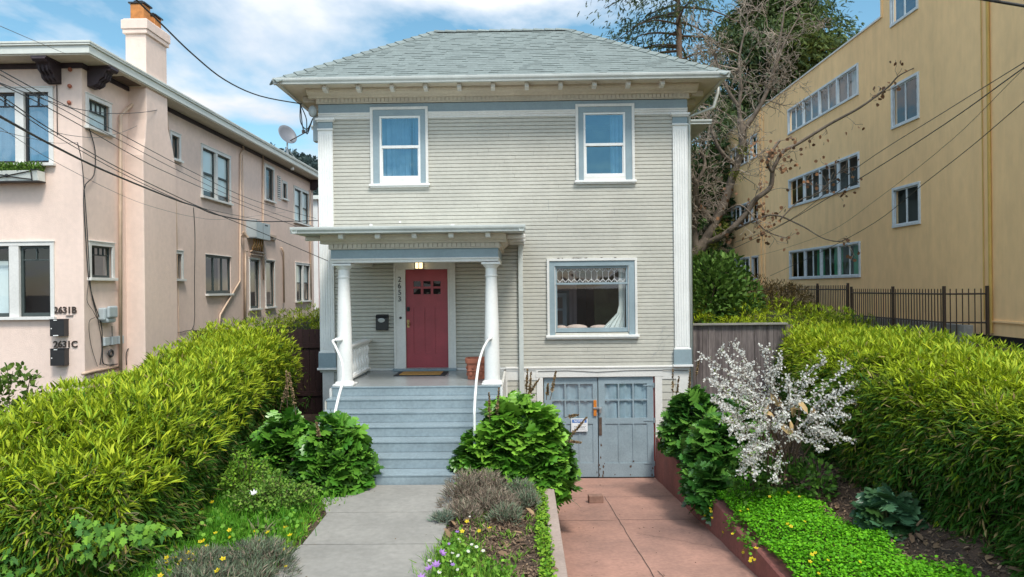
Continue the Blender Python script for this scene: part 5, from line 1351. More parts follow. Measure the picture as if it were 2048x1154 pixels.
hedge('bamboo_hedge', 'long tall bamboo hedge on the right, below the metal railing and the yellow block', 5.6, 16.3,
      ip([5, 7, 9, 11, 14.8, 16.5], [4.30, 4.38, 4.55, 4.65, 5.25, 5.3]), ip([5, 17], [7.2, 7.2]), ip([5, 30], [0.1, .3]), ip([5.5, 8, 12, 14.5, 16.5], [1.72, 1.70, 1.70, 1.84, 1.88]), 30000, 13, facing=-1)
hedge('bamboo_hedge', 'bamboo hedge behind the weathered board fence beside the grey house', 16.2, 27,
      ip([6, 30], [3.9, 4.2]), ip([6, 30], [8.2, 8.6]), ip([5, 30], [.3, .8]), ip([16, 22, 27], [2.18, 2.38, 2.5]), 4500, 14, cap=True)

# ---- acanthus clumps: big lobed glossy leaves on a mound
def lobed_clump(label, c, rad, n, seed, L=.30, cols=((.05, .17, .015), (.17, .37, .04)), spikes=(), group='acanthus clumps', blobs=None, name='acanthus', under=(.03, .07, .015)):
    rs = np.random.RandomState(seed); root = thing(name, label, 'shrub', c, group)
    lm = LM(); blobs = blobs or [(c, rad, 1.0)]; tot = sum(b[2] for b in blobs)
    for bc, br, wgt in blobs:
        k = int(n*wgt/tot); v = runit(k, rs); v[:, 2] = np.abs(v[:, 2])*1.0-.12; v = norm(v)
        r_ = rs.uniform(.72, 1.0, k)
        P0 = np.array(bc)[None]+v*np.array(br)[None]*r_[:, None]
        P0[:, 2] = np.maximum(P0[:, 2], bc[2]-.05)
        out = norm(v*np.array([1, 1, .55])[None]+runit(k, rs)*.4); out[:, 2] += rs.uniform(-.15, .35, k)
        l = L*rs.uniform(.55, 1.2, k)
        P = P0-norm(out)*(l*.55)[:, None]
        Nn = norm(v+np.array([0, 0, .6])[None]+runit(k, rs)*.6)
        lm.add(P, out, Nn, l, l*.95, T_ACANTH, mixcol(k, *cols, rs, .22))
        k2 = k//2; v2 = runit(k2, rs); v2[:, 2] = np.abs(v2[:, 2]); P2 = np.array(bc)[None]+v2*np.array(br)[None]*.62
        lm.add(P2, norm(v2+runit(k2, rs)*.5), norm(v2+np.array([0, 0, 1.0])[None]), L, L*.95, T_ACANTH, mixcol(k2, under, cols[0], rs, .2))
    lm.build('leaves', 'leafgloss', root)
    mb = MB()
    for bc, br, wgt in blobs:
        for k in range(int(26*wgt)):
            a = rs.rand()*6.28; q = rs.rand()**.5*.8; mb.tube([(bc[0]+.1*math.cos(a), bc[1]+.1*math.sin(a), bc[2]-.1), (bc[0]+br[0]*q*math.cos(a), bc[1]+br[1]*q*math.sin(a), bc[2]+br[2]*(.9-.6*q))], .009, 4)
    mb.build('stems', 'cane', root)
    for (p0, p1) in spikes:
        p0 = Vector(p0); p1 = Vector(p1); q = LM(); k = 130
        t = rs.rand(k)**.8; d = np.array(p1-p0); Pn = np.array(p0)[None]+d[None]*(.25+.75*t)[:, None]; o = norm(runit(k, rs)+norm(d[None])*.6)
        q.add(Pn, o, runit(k, rs), .032*(1.25-t*.7), .022, T_OVAL, mixcol(k, (.16, .10, .05), (.38, .26, .13), rs, .2))
        sp = q.build('flower_spike', 'litter', root)
        mb = MB(); mid = p0.lerp(p1, .5)+Vector((rs.uniform(-.01, .01), 0, 0)); mb.tube([p0, mid, p1], [.006, .005, .003], 5); mb.build('stalk', 'stem', sp)
    return root
def spk(x0, y0, x1, y1, Y, dY=0.0): return (at(x0, y0, Y), at(x1, y1, Y+dY))
lobed_clump('round bushy acanthus with glossy lobed leaves at the left foot of the stairs', (-2.78, 10.0, 0), (.66, .6, 1.05), 900, 31,
            blobs=[((-2.72, 9.95, .12), (.56, .55, .90), 1.0), ((-3.55, 10.4, .08), (.60, .5, .92), .8)],
            spikes=[spk(575, 815, 573, 742, 10.2), spk(592, 830, 578, 745, 10.0), spk(560, 820, 576, 760, 10.3), spk(640, 885, 633, 845, 9.6)])
lobed_clump('tall bright green acanthus between the stairs and the garage driveway', (-.05, 10.3, 0), (.8, .7, 1.3), 1250, 32,
            blobs=[((-.12, 10.35, .15), (.70, .62, 1.12), 1.2), ((-.60, 10.3, .05), (.42, .45, .78), .4), ((.22, 10.2, .10), (.50, .5, 1.0), .6), ((.42, 9.9, -.15), (.20, .25, .45), .12)],
            cols=((.07, .22, .015), (.24, .47, .05)),
            spikes=[spk(980, 850, 978, 785, 10.1), spk(992, 850, 998, 775, 10.1), spk(1052, 800, 1055, 738, 10.4), spk(1058, 800, 1062, 745, 10.3), spk(1050, 800, 1078, 758, 10.3), spk(1093, 800, 1096, 768, 10.2), spk(1100, 800, 1112, 742, 10.2), spk(1130, 835, 1157, 829, 9.9), spk(1130, 885, 1174, 834, 9.9), spk(1132, 882, 1162, 885, 9.8)])
lobed_clump('dark green acanthus spilling over the red wall right of the garage', (3.05, 11.6, -.2), (.7, .9, 1.3), 1150, 33,
            blobs=[((3.02, 12.3, .05), (.62, .75, 1.02), 1.0), ((3.15, 11.2, -.15), (.62, .7, .95), .9), ((2.78, 10.6, -.40), (.28, .6, .62), .35), ((3.6, 12.0, .2), (.5, .6, .75), .4)],
            cols=((.04, .15, .02), (.14, .31, .045)), under=(.02, .05, .012),
            spikes=[spk(1345, 800, 1346, 738, 12.4), spk(1352, 800, 1358, 752, 12.4), spk(1378, 790, 1380, 740, 12.5), spk(1390, 760, 1398, 720, 12.5)])
lobed_clump('small blue green acanthus at the foot of the right hedge', (4.45, 8.4, .2), (.4, .4, .5), 95, 34, L=.26,
            blobs=[((4.18, 8.05, .10), (.32, .32, .36), 1.0)], cols=((.06, .15, .07), (.13, .26, .12)))

# ---- generic leafy bush
def leafy(name, label, blobs, n, seed, L, W, tmpl, cols, cat='bush', mats='leaf', stems=0, group=None, updir=.3, shell=.5, stemmat='stem', bright=.25):
    rs = np.random.RandomState(seed); c = blobs[0][0]; root = thing(name, label, cat, (c[0], c[1], c[2]), group); lm = LM()
    vol = sum(b[1][0]*b[1][2]+b[1][1]*b[1][2] for b in blobs)
    for bc, br in blobs:
        k = max(4, int(n*(br[0]*br[2]+br[1]*br[2])/vol)); v = runit(k, rs)
        P = np.array(bc)[None]+v*np.array(br)[None]*(1-shell*rs.rand(k)**1.6)[:, None]
        P = P+v*(.12*min(br)*wob(P, 2.2/max(min(br), .15), seed))[:, None]
        D = norm(v+runit(k, rs)*.8+np.array([0, 0, updir])[None])
        lm.add(P, D, norm(runit(k, rs)+np.array([0, 0, 1.0])), L*rs.uniform(.6, 1.3, k), W*rs.uniform(.7, 1.3, k), tmpl, mixcol(k, *cols, rs, bright))
    lm.build('foliage', mats, root)
    if stems:
        mb = MB()
        for bc, br in blobs:
            for k in range(max(3, int(stems/len(blobs)))):
                v = runit(1, rs)[0]; v[2] = abs(v[2]); e = np.array(bc)+v*np.array(br)*.85; b0 = np.array([bc[0]+rs.uniform(-.2, .2)*br[0], bc[1], bc[2]-br[2]*.95])
                m_ = (b0+e)/2+runit(1, rs)[0]*.08*min(br); mb.tube([b0, m_, e], [.02*min(1, br[0]), .013*min(1, br[0]), .004], 4)
        mb.build('branches', stemmat, root)
    return root
leafy('broadleaf_bush', 'round leaved evergreen bush at the left edge before the pink wall', [((-8.05, 10.9, 1.1), (.48, .5, .62)), ((-8.5, 10.7, .9), (.5, .5, .8)), ((-7.75, 10.9, .75), (.35, .4, .5))], 1500, 41, .085, .06, T_OVAL, ((.05, .11, .015), (.16, .24, .04)), stems=18)
leafy('laurel_bush', 'large dark green leafy bush behind the board fence, under the bare tree', [((4.9, 18.6, 2.5), (.9, .8, 1.15)), ((5.75, 18.9, 2.3), (.7, .7, .9)), ((4.6, 19.2, 1.9), (1.0, .8, 1.0)), ((5.5, 19.0, 3.0), (.55, .5, .7)), ((5.6, 18.4, 1.8), (.8, .6, .7))], 5200, 42, .16, .075, T_OVAL, ((.045, .11, .02), (.14, .25, .045)), stems=20)
leafy('brown_bush', 'dry brown twiggy bush left of the metal railing', [((6.5, 19.6, 2.3), (.75, .6, .75)), ((7.2, 19.8, 2.25), (.75, .6, .7)), ((7.9, 20.4, 2.2), (.6, .6, .65))], 4200, 43, .12, .022, T_LANCE, ((.09, .06, .025), (.24, .17, .06)), stems=60)

# ---- ivy on the hedge
rs = np.random.RandomState(51)
root = thing('ivy', 'bright green ivy climbing the shaded front of the left hedge', 'climbing plant', (-3.6, 6.05, .4))
lm = LM()
for (px, py, rx_, ry_, k) in ((215, 1068, 42, 18, 60), (165, 1040, 30, 16, 18), (290, 1062, 45, 20, 60), (185, 1100, 30, 16, 26), (20, 1105, 24, 14, 22), (60, 1135, 40, 14, 22), (10, 1150, 30, 10, 16)):
    c = at(px, py, 5.88); P = np.stack([c.x+rs.normal(0, rx_/1400*5.9*.7, k), 5.84+rs.uniform(-.08, .12, k), c.z+rs.normal(0, ry_/1400*5.9*.55, k)], 1)
    D = norm(np.stack([rs.normal(0, .5, k), -.4+0*P[:, 0], -.8+0*P[:, 0]], 1)); Nn = norm(np.stack([rs.normal(0, .35, k), -.8+0*P[:, 0], .5+0*P[:, 0]], 1))
    lm.add(P, D, Nn, rs.uniform(.045, .085, k), rs.uniform(.045, .085, k), T_IVY, mixcol(k, (.05, .16, .03), (.22, .42, .04), rs, .25))
lm.build('leaves', 'leaf', root)
mb = MB()
for k in range(9):
    p = [at(rs.uniform(80, 320), rs.uniform(1040, 1150), 5.97)]
    for _ in range(6): p.append(p[-1]+Vector((rs.uniform(-.12, .12), rs.uniform(-.02, .02), rs.uniform(-.04, .08))))
    mb.tube(bezier_path(p, 3), .004, 4)
mb.build('vines', 'cane', root)

# ---- blossom shrub
def pt(v): return Vector(v)
rs = np.random.RandomState(61)
root = thing('blossom_shrub', 'twiggy shrub covered in small white blossom on the right bed', 'flowering shrub', (3.45, 9.4, .1))
mb = MB(); FP = []; FA_ = []; LP = []
base = Vector((3.50, 9.7, -.10))
tips = [at(x, y, Y) for x, y, Y in ((1405, 712, 9.2), (1425, 745, 9.0), (1440, 700, 9.4), (1470, 690, 9.6), (1425, 800, 8.9), (1500, 730, 9.2), (1530, 700, 9.6), (1560, 720, 9.8), (1475, 770, 8.9), (1450, 840, 8.8), (1480, 880, 8.7), (1520, 900, 8.5),
       (1480, 945, 8.6), (1510, 950, 8.5), (1550, 965, 8.5), (1490, 925, 8.6), (1420, 760, 8.8), (1445, 815, 8.7), (1560, 850, 8.7), (1600, 880, 8.6), (1640, 900, 8.6), (1670, 870, 8.8), (1690, 830, 9.0), (1712, 800, 9.2), (1710, 770, 9.4), (1695, 735, 9.5), (1650, 720, 9.7), (1620, 760, 9.5), 
       (1600, 800, 9.0), (1575, 760, 9.2), (1540, 800, 8.8), (1500, 830, 8.7), (1630, 830, 9.0), (1665, 790, 9.3), (1500, 905, 8.5), (1455, 725, 9.3), (1515, 860, 8.6), (1430, 770, 9.0), (1700, 880, 8.8), (1575, 830, 8.7), (1545, 740, 9.4), (1440, 790, 8.8), (1460, 860, 8.6), (1650, 860, 8.7))]
for T_ in tips:
    b = base+Vector((rs.uniform(-.35, .25), rs.uniform(-.2, .2), 0))
    dd = T_-b; m1 = b+dd*.33+Vector((rs.uniform(-.08, .08), rs.uniform(-.06, .06), .30+dd.length*.10)); m2 = b+dd*.70+Vector((rs.uniform(-.05, .05), rs.uniform(-.05, .05), .22+dd.length*.04))
    path = bezier_path([b, m1, m2, T_], 7); n_ = len(path); mb.tube(path, [.008*(1-.8*i/(n_-1))+.0015 for i in range(n_)], 5)
    for i in range(int(n_*.48), n_):
        for _ in range(3):
            if rs.rand() < .62:
                p = path[i]; d = Vector(runit(1, rs)[0]); d = (d*1.2+dd.normalized()*.6+Vector((0, 0, .05))).normalized(); l = rs.uniform(.06, .22)*(1.15-i/n_*.4)
                e = p+d*l; mid = p+d*l*.5+Vector(runit(1, rs)[0])*.012; mb.tube([p, mid, e], [.004, .003, .0015], 3)
                k = int(l*52)
                for q in range(k):
                    t = q/k; c = p.lerp(e, t); FP.append(np.array(c)+runit(1, rs)[0]*.017); 
        if i > n_*.55:
            for q in range(5): FP.append(np.array(path[i])+runit(1, rs)[0]*.028)
FP = np.array(FP); k = len(FP); lm = LM()
Nn = norm(runit(k, rs)+np.array([0, -.5, .4])[None]); D = norm(np.cross(Nn, runit(k, rs)))
lm.add(FP, D, Nn, rs.uniform(.012, .021, k), rs.uniform(.012, .021, k), T_FLOWER, mixcol(k, (.66, .65, .58), (.84, .83, .79), rs, .08))
lm.build('blossom', 'petal', root); mb.build('branches', 'stem', root)
lm = LM(); idx = rs.choice(k, 260); lm.add(FP[idx]+runit(260, rs)*.03, runit(260, rs), runit(260, rs), .04, .018, T_OVAL, mixcol(260, (.12, .2, .03), (.25, .33, .06), rs)); lm.build('leaves', 'leaf', root)
lm = LM(); n_ = 12; c = np.array(at(1565, 810, 9.45)); P = c+rs.normal(size=(n_, 3))*np.array([.16, .06, .12]); lm.add(P, norm(runit(n_, rs)+np.array([.4, -.2, -.5])), norm(runit(n_, rs)+np.array([0, -1, .3])), .24, .08, T_OVAL, mixcol(n_, (.35, .22, .09), (.50, .36, .17), rs)); lm.build('dead_leaves', 'litter', root)

leafy('low_shrub', 'low dark green leafy shrub under the white blossom', [((3.45, 9.5, .12), (.42, .35, .42)), ((3.85, 9.4, .12), (.30, .3, .34)), ((3.1, 9.6, .05), (.30, .3, .40))], 1500, 66, .085, .045, T_OVAL, ((.03, .09, .015), (.11, .24, .03)), stems=14, cat='shrub')
# ---- ground cover, soil litter, weeds
def scatter_leaves(lm, n, xr_, yr_, zf, rs, L, W, tmpl, cols, h=.05, inside=None, up=.5, bright=.25):
    x = rs.uniform(*xr_, n); y = rs.uniform(*yr_, n)
    if inside is not None: k = inside(x, y); x = x[k]; y = y[k]
    n = len(x); z = np.array([zf(a, b) for a, b in zip(x, y)])+rs.rand(n)*h
    D = norm(runit(n, rs)*np.array([1, 1, .4])[None]+np.array([0, 0, up])[None])
    lm.add(np.stack([x, y, z], 1), D, norm(runit(n, rs)*.5+np.array([0, 0, 1.0])[None]), L*rs.uniform(.6, 1.3, n), W*rs.uniform(.7, 1.3, n), tmpl, mixcol(n, *cols, rs, bright))
rs = np.random.RandomState(71); lm = LM()
cover_edge = lambda y: np.interp(y, [5, 6.8, 8.5, 9.5, 10.4], [4.25, 4.0, 3.75, 3.6, 3.3])
def mound(x, y): return yard_z(x, y)+.06+.10*math.exp(-((x-3.2)/.5)**2)+.03*math.sin(x*7)*math.sin(y*6)
scatter_leaves(lm, 46000, (2.72, 4.3), (4.8, 10.5), mound, rs, .030, .027, T_OVAL, ((.07, .28, .008), (.19, .52, .015)), .07, lambda x, y: x < cover_edge(y)+.08*np.sin(y*5)+rs.normal(0, .04, len(x)), .35, .25)
scatter_leaves(lm, 1500, (2.62, 2.78), (5.0, 10.5), lambda x, y: -.33, rs, .04, .035, T_OVAL, ((.06, .20, .01), (.14, .38, .02)), .16, lambda x, y: np.sin(y*3.1)+np.sin(y*7.7) > .3, -.3, .25)
tag(lm.build('ground_cover', 'leaf'), 'bright green clover carpet on the bed above the red wall', 'ground cover', kind='stuff')
lm = LM()
scatter_leaves(lm, 2600, (.10, .29), (5.5, 9.9), lambda x, y: 0.01, rs, .035, .03, T_OVAL, ((.09, .24, .02), (.26, .42, .03)), .07, lambda x, y: np.abs(x-.22) < .05+.05*np.abs(np.sin(y*2.2)), .4)
tag(lm.build('ground_cover', 'leaf'), 'narrow strip of bright green creeping weeds along the driveway curb', 'ground cover', kind='stuff')
# litter on soil
lm = LM()
for (xa, xb, ya, yb_, n) in ((-.9, .27, 5.3, 10.2, 5200), (3.3, 5.0, 5.3, 11.5, 6500), (-3.9, -2.45, 6.5, 9.8, 1800), (-1, 2.6, 11, 14.2, 0)):
    if n: scatter_leaves(lm, n, (xa, xb), (ya, yb_), yard_z, rs, .055, .016, T_LANCE, ((.06, .036, .022), (.30, .20, .12)), .025, None, -.05, .35)
for (xa, xb, ya, yb_, n) in ((3.3, 5.0, 5.3, 11.5, 500), (-.9, .27, 5.3, 10.2, 200)): scatter_leaves(lm, n, (xa, xb), (ya, yb_), yard_z, rs, .13, .05, T_OVAL, ((.12, .07, .04), (.36, .23, .12)), .03, None, -.02, .3)
tag(lm.build('leaf_litter', 'litter'), 'brown dry leaves and bark scraps lying over the garden soil', 'leaf litter', kind='stuff')
lm = LM()
scatter_leaves(lm, 260, (.45, 2.6), (6.2, 14), lambda x, y: drive_z(y)+.012, rs, .03, .012, T_LANCE, ((.08, .05, .03), (.2, .13, .07)), .002, lambda x, y: (x < .95) | (rs.rand(len(x)) < .3), -.0, .3)
scatter_leaves(lm, 120, (-2.45, -.95), (6.2, 9.8), lambda x, y: .033, rs, .03, .012, T_LANCE, ((.08, .05, .03), (.2, .13, .07)), .002, lambda x, y: (x > -1.15) | (x < -2.3) | (rs.rand(len(x)) < .15), -.0, .3)
tag(lm.build('leaf_litter', 'litter'), 'few small dead leaves scattered over the driveway and the path', 'leaf litter', kind='stuff')

# grass and weeds, left bed
def tuft(lm, c, n, L, W, cols, rs, spread=.1, lean=.5, tmpl=T_LANCE):
    P = np.array(c)[None]+rs.normal(0, spread, (n, 3))*np.array([1, 1, 0])[None]
    D = norm(rs.normal(0, lean, (n, 3))*np.array([1, 1, .2])[None]+np.array([0, 0, 1.0])[None])
    lm.add(P, D, runit(n, rs), L*rs.uniform(.5, 1.2, n), W, tmpl, mixcol(n, *cols, rs, .25))
rs = np.random.RandomState(81); lm = LM()
for _ in range(420):
    y = rs.uniform(6.4, 9.8); x = rs.uniform(-4.1, -2.6); d = (x+4.1)/1.5
    if rs.rand() < d**3*.6: continue
    tuft(lm, (x, y, 0), 34, .26*(1-.4*d), .009, ((.05, .22, .015), (.17, .42, .03)), rs, .10, .45)
    k = 10; P = np.array([x, y, .05])+rs.normal(0, .08, (k, 3)); lm.add(P, norm(runit(k, rs)+np.array([0, 0, .8])), norm(runit(k, rs)+np.array([0, 0, 1.])), .05, .04, T_OVAL, mixcol(k, (.07, .2, .02), (.2, .4, .04), rs))
for px, py, n in ((690, 1010, 3),):
    pass
for _ in range(40):
    t = rs.rand(); x = -2.55-.05*rs.rand()-.35*t*rs.rand(); y = 7.4+2.2*t; tuft(lm, (x, y, .0), 16, .08, .02, ((.12, .26, .03), (.28, .45, .05)), rs, .06, .7, T_OVAL)
tag(lm.build('grass', 'leaf'), 'lush bright green grass and weeds along the foot of the left hedge', 'grass', kind='stuff')
lm = LM()
for _ in range(150):
    y = rs.uniform(5.6, 7.7); x = rs.uniform(-.92, -.02)
    if x > -.92+(7.9-y)*.55: continue
    tuft(lm, (x, y, 0), 26, .17, .008, ((.08, .24, .02), (.26, .44, .05)), rs, .07, .6)
    k = 14; P = np.array([x, y, .03])+np.abs(rs.normal(0, .07, (k, 3))); lm.add(P, norm(runit(k, rs)+np.array([0, 0, .8])), norm(runit(k, rs)+np.array([0, 0, 1.])), .05, .03, T_OVAL, mixcol(k, (.10, .26, .03), (.25, .45, .05), rs))
for _ in range(60):
    y = rs.uniform(5.6, 9.0); x = rs.uniform(-.9, .2); tuft(lm, (x, y, 0), rs.randint(6, 20), .09, .012, ((.09, .22, .02), (.24, .40, .05)), rs, .05, .8, T_OVAL if rs.rand() < .5 else T_LANCE)
tag(lm.build('grass', 'leaf'), 'low meadow of grass and small leaves between path and curb', 'grass', kind='stuff')

# rose-like loose shrub in front of the left acanthus, with one white bloom
def loose_shrub(name, label, c, rad, n, seed, L, W, cols, cat='shrub', leafn=5, group=None):
    rs = np.random.RandomState(seed); root = thing(name, label, cat, c, group); mb = MB(); lm = LM()
    for i in range(n):
        a = rs.rand()*6.28; q = rs.rand()**.6; e = Vector((c[0]+rad[0]*q*math.cos(a), c[1]+rad[1]*q*math.sin(a), c[2]+rad[2]*(1-.45*q*q)*rs.uniform(.5, 1)))
        b = Vector((c[0]+rad[0]*.35*q*math.cos(a)+rs.uniform(-.1, .1), c[1]+rad[1]*.35*q*math.sin(a), c[2])); m_ = b.lerp(e, .55)+Vector((0, 0, .06*rad[2]))
        pth = bezier_path([b, m_, e], 5); mb.tube(pth, [.005]*(len(pth)-1)+[.002], 4)
        for p in pth[2:]:
            k = leafn; P = np.array(p)[None]+runit(k, rs)*.045; lm.add(P, norm(runit(k, rs)+np.array([0, 0, .3])), norm(runit(k, rs)+np.array([0, 0, 1.])), L*rs.uniform(.6, 1.3, k), W, T_OVAL, mixcol(k, *cols, rs, .25))
    lm.build('foliage', 'leaf', root); mb.build('branches', 'cane', root); return root
loose_shrub('rose_bush', 'loose light green rose bush with one white bloom left of the path', (-3.15, 8.75, 0), (.58, .5, .55), 62, 82, .045, .026, ((.08, .20, .025), (.24, .38, .06)))
loose_shrub('rose_bush', 'yellow green straggly bush between the hedge and the left acanthus', (-3.75, 9.3, 0), (.45, .45, .75), 50, 83, .05, .028, ((.08, .22, .02), (.26, .42, .04)))
# lavender: fine grey green spikes
def lavender(label, blobs, n, seed, cols, dry=0.0, group='lavender clumps'):
    rs = np.random.RandomState(seed); c = blobs[0][0]; root = thing('lavender', label, 'shrub', c, group); lm = LM()
    for bc, br in blobs:
        k = int(n*br[0]*br[1]/sum(b[1][0]*b[1][1] for b in blobs)); a = rs.rand(k)*6.283; q = np.sqrt(rs.rand(k))
        lump = 1+.28*np.sin(a*3+seed)+.18*np.sin(a*7+seed*2); q = q*lump*.9
        P = np.stack([bc[0]+br[0]*q*np.cos(a), bc[1]+br[1]*q*np.sin(a), bc[2]+br[2]*(np.sqrt(np.clip(1-q*q*.8, .05, 1)))*rs.uniform(.2, 1.1, k)*.75], 1)
        D = norm(np.stack([np.cos(a)*q*.9, np.sin(a)*q*.9, 1+0*a], 1)+runit(k, rs)*.75)
        cl = mixcol(k, *cols, rs, .25); dd = rs.rand(k) < dry; cl[dd] = mixcol(dd.sum(), (.16, .11, .08), (.36, .29, .21), rs, .2)
        lm.add(P, D, runit(k, rs), .085*rs.uniform(.6, 1.4, k), .007, T_LANCE, cl)
    lm.build('foliage', 'litter', root)
    mb = MB()
    for bc, br in blobs:
        for k in range(40): a = rs.rand()*6.28; q = rs.rand()**.5; mb.tube([(bc[0], bc[1], bc[2]), (bc[0]+br[0]*q*.8*math.cos(a), bc[1]+br[1]*q*.8*math.sin(a), bc[2]+br[2]*.6*math.sqrt(1-q*q*.9))], .004, 3)
    mb.build('branches', 'stem', root); return root
lavender('grey green lavender spreading beside the path at the bottom left', [((-2.72, 7.0, 0), (.40, .40, .32)), ((-3.2, 6.8, 0), (.42, .36, .30)), ((-2.95, 6.35, 0), (.5, .4, .30)), ((-2.6, 6.6, 0), (.22, .3, .24))], 9500, 84, ((.06, .095, .05), (.19, .23, .14)), .22)
lavender('mostly dry brown lavender overhanging the path below the stairs', [((-.75, 9.2, 0), (.32, .40, .46)), ((-.42, 8.85, 0), (.36, .36, .28)), ((-.76, 8.55, 0), (.22, .28, .22)), ((-.5, 9.4, 0), (.3, .3, .42))], 7000, 85, ((.10, .11, .065), (.20, .21, .13)), .78)
lavender('small silvery green lavender beside the driveway curb', [((-.22, 8.45, 0), (.20, .22, .20)), ((.02, 8.95, 0), (.20, .2, .24)), ((-.05, 9.3, 0), (.22, .2, .30))], 2600, 86, ((.10, .15, .08), (.22, .27, .17)), .30)
lavender('tiny blue green sprig creeping onto the path', [((-.98, 8.35, .03), (.12, .10, .10))], 420, 87, ((.10, .15, .10), (.2, .26, .18)), .1)

# dry grassy rosette in the left bed
rs = np.random.RandomState(90); lm = LM(); c = at(520, 1075, 7.9); tuft(lm, (c.x, c.y, .0), 26, .30, .02, ((.10, .12, .05), (.28, .26, .14)), rs, .03, .7)
tag(lm.build('grass_rosette', 'litter'), 'dry strappy rosette of long leaves in the left bed', 'plant')

# ---- flowers: one object each
def flower_proto(name, petals, col, r, hgt, centre=(.5, .35, .02), cup=.3, double=1):
    me_parts = LM(); k = double
    Nn = np.tile([[0, -.45, .9]], (k, 1)); D = np.stack([np.cos(np.arange(k)*.9), np.sin(np.arange(k)*.9), 0*np.arange(k)], 1); Nn = norm(Nn); D = norm(D-Nn*np.sum(D*Nn, 1, keepdims=True))
    me_parts.add(np.tile([[0, 0, hgt]], (k, 1))+Nn*np.arange(k)[:, None]*.004, D, Nn, r*(1-.22*np.arange(k)), r*(1-.22*np.arange(k)), flower_t(petals, .25, cup), np.tile([col], (k, 1)))
    me_parts.add([[0, -.002, hgt+.004]], [[1, 0, 0]], [[0, -.45, .9]], r*.25, r*.25, flower_t(6, .25, .0), [centre])
    me_parts.add([[0, 0, 0], [.001, 0, 0]], [[0, 0, 1], [0, 0, 1]], [[1, 0, 0], [0, 1, 0]], hgt, .004, ([(0, -.5, 0), (0, .5, 0), (1, .5, 0), (1, -.5, 0)], [(0, 1, 2, 3)]), [(.10, .2, .03)]*2)
    return me_parts.build(name, 'petal', smooth=False)
_o = 'first second third fourth fifth sixth seventh eighth ninth tenth eleventh twelfth thirteenth fourteenth fifteenth sixteenth seventeenth eighteenth nineteenth twentieth'.split()
ORD = ['leftmost']+[w_+' from the left' for w_ in _o[1:]]+['twenty-'+w_+' from the left' for w_ in _o[:9]]
def place_flowers(proto_args, spots, labels_, group, zf, seed):
    rs = np.random.RandomState(seed); proto = None; made = []
    for i, (x, y) in enumerate(spots):
        if proto is None: o = proto = flower_proto(*proto_args)
        else: o = proto.copy(); COL.objects.link(o)
        o.location = (x, y, zf(x, y)); o.rotation_euler = (rs.uniform(-.3, .3), rs.uniform(-.3, .3), rs.uniform(-.9, .9)); s = rs.uniform(.8, 1.3); o.scale = (s, s, s)
        made.append(o); tag(o, None, 'flower', group)
    order = sorted(made, key=lambda q: q.location.x/q.location.y)
    for i, q in enumerate(order): q['label'] = (ORD[i]+' '+labels_) if len(order) > 1 else labels_
def gpx(px, py, z):
    d = CAMR @ Vector(((px-1024)/1400, -(py-577)/1400, -1)); t = (z-HC)/d.z
    return (d.x*t, d.y*t)
YEL = (.80, .62, .01)
L_ = [(388, 1009), (402, 1018), (422, 1008), (418, 994), (385, 1044), (455, 1058), (463, 1061), (420, 1063), (400, 1075), (409, 1082), (384, 1103), (388, 1118), (376, 1124), (362, 1115), (345, 1117), (334, 1125), (347, 1118), (333, 1129), (350, 1141), (326, 1149), (384, 1102), (430, 1128), (438, 1148), (356, 1122), (372, 1120), (414, 1090)]
place_flowers(('yellow_flower', 5, YEL, .026, .20), [gpx(x, y, .21) for x, y in L_], 'yellow flower in the grass below the left hedge', 'yellow flowers in the left grass', lambda x, y: 0.0, 1)
L_ = [(517, 1060), (536, 1066), (574, 1054), (575, 1074), (567, 1092), (524, 1074), (567, 1128), (512, 1070)]
place_flowers(('yellow_flower', 5, YEL, .028, .12), [gpx(x, y, .13) for x, y in L_], 'yellow flower on the soil left of the path', 'yellow flowers beside the path', lambda x, y: 0.0 if True else 0, 2)
L_ = [(931, 1042), (958, 1053), (974, 1056), (928, 1062), (961, 982), (959, 987)]
place_flowers(('yellow_flower', 5, YEL, .028, .16), [gpx(x, y, .17) for x, y in L_], 'yellow flower near the dry lavender', 'yellow flowers in the middle bed', lambda x, y: 0.0, 3)
L_ = [(1442, 992), (1480, 1006), (1497, 1009), (1483, 1035), (1487, 1036), (1497, 1040), (1537, 1073), (1582, 1059), (1578, 1054), (1619, 1119), (1656, 1125), (1638, 1137), (1609, 1059), (1600, 1009), (1575, 1003), (1540, 1005), (1717, 1142), (1625, 1113), (1630, 1111), (1570, 1139)]
place_flowers(('yellow_flower', 5, YEL, .022, .06), [gpx(x, y, -.02) for x, y in L_], 'tiny yellow flower in the clover carpet', 'yellow flowers in the clover', lambda x, y: mound(x, y)+.03, 4)
root_ = []
L_ = [(1410, 1021), (1420, 1018), (1411, 1033), (1425, 1035), (1423, 1024), (1466, 1067), (1505, 1120), (1512, 1118), (1500, 1122), (1514, 1100), (1322, 898), (1326, 889), (1318, 893), (1330, 900), (1324, 875)]
sp = []
for x, y in L_:
    d = CAMR @ Vector(((x-1024)/1400, -(y-577)/1400, -1)); t = 2.60/d.x; sp.append((2.60, d.y*t, d.z*t+HC))
zz = {(round(a, 4), round(b, 4)): c for a, b, c in sp}
place_flowers(('yellow_flower', 5, YEL, .024, .05), [(a, b) for a, b, c in sp], 'yellow flower hanging over the red driveway wall', 'yellow flowers on the red wall', lambda x, y: zz[(round(x, 4), round(y, 4))]-.05, 5)
L_ = [(918, 1073), (916, 1078), (940, 1093), (951, 1101), (934, 1104), (905, 1112), (919, 1116), (974, 1108), (855, 1126), (922, 1133), (875, 1148), (941, 1027), (898, 1120)]
place_flowers(('daisy', 8, (.82, .80, .74), .018, .16, YEL, .1), [gpx(x, y, .17) for x, y in L_], 'white daisy in the meadow beside the path', 'white daisies', lambda x, y: 0.0, 6)
L_ = [(906, 1069), (898, 1076), (907, 1137)]
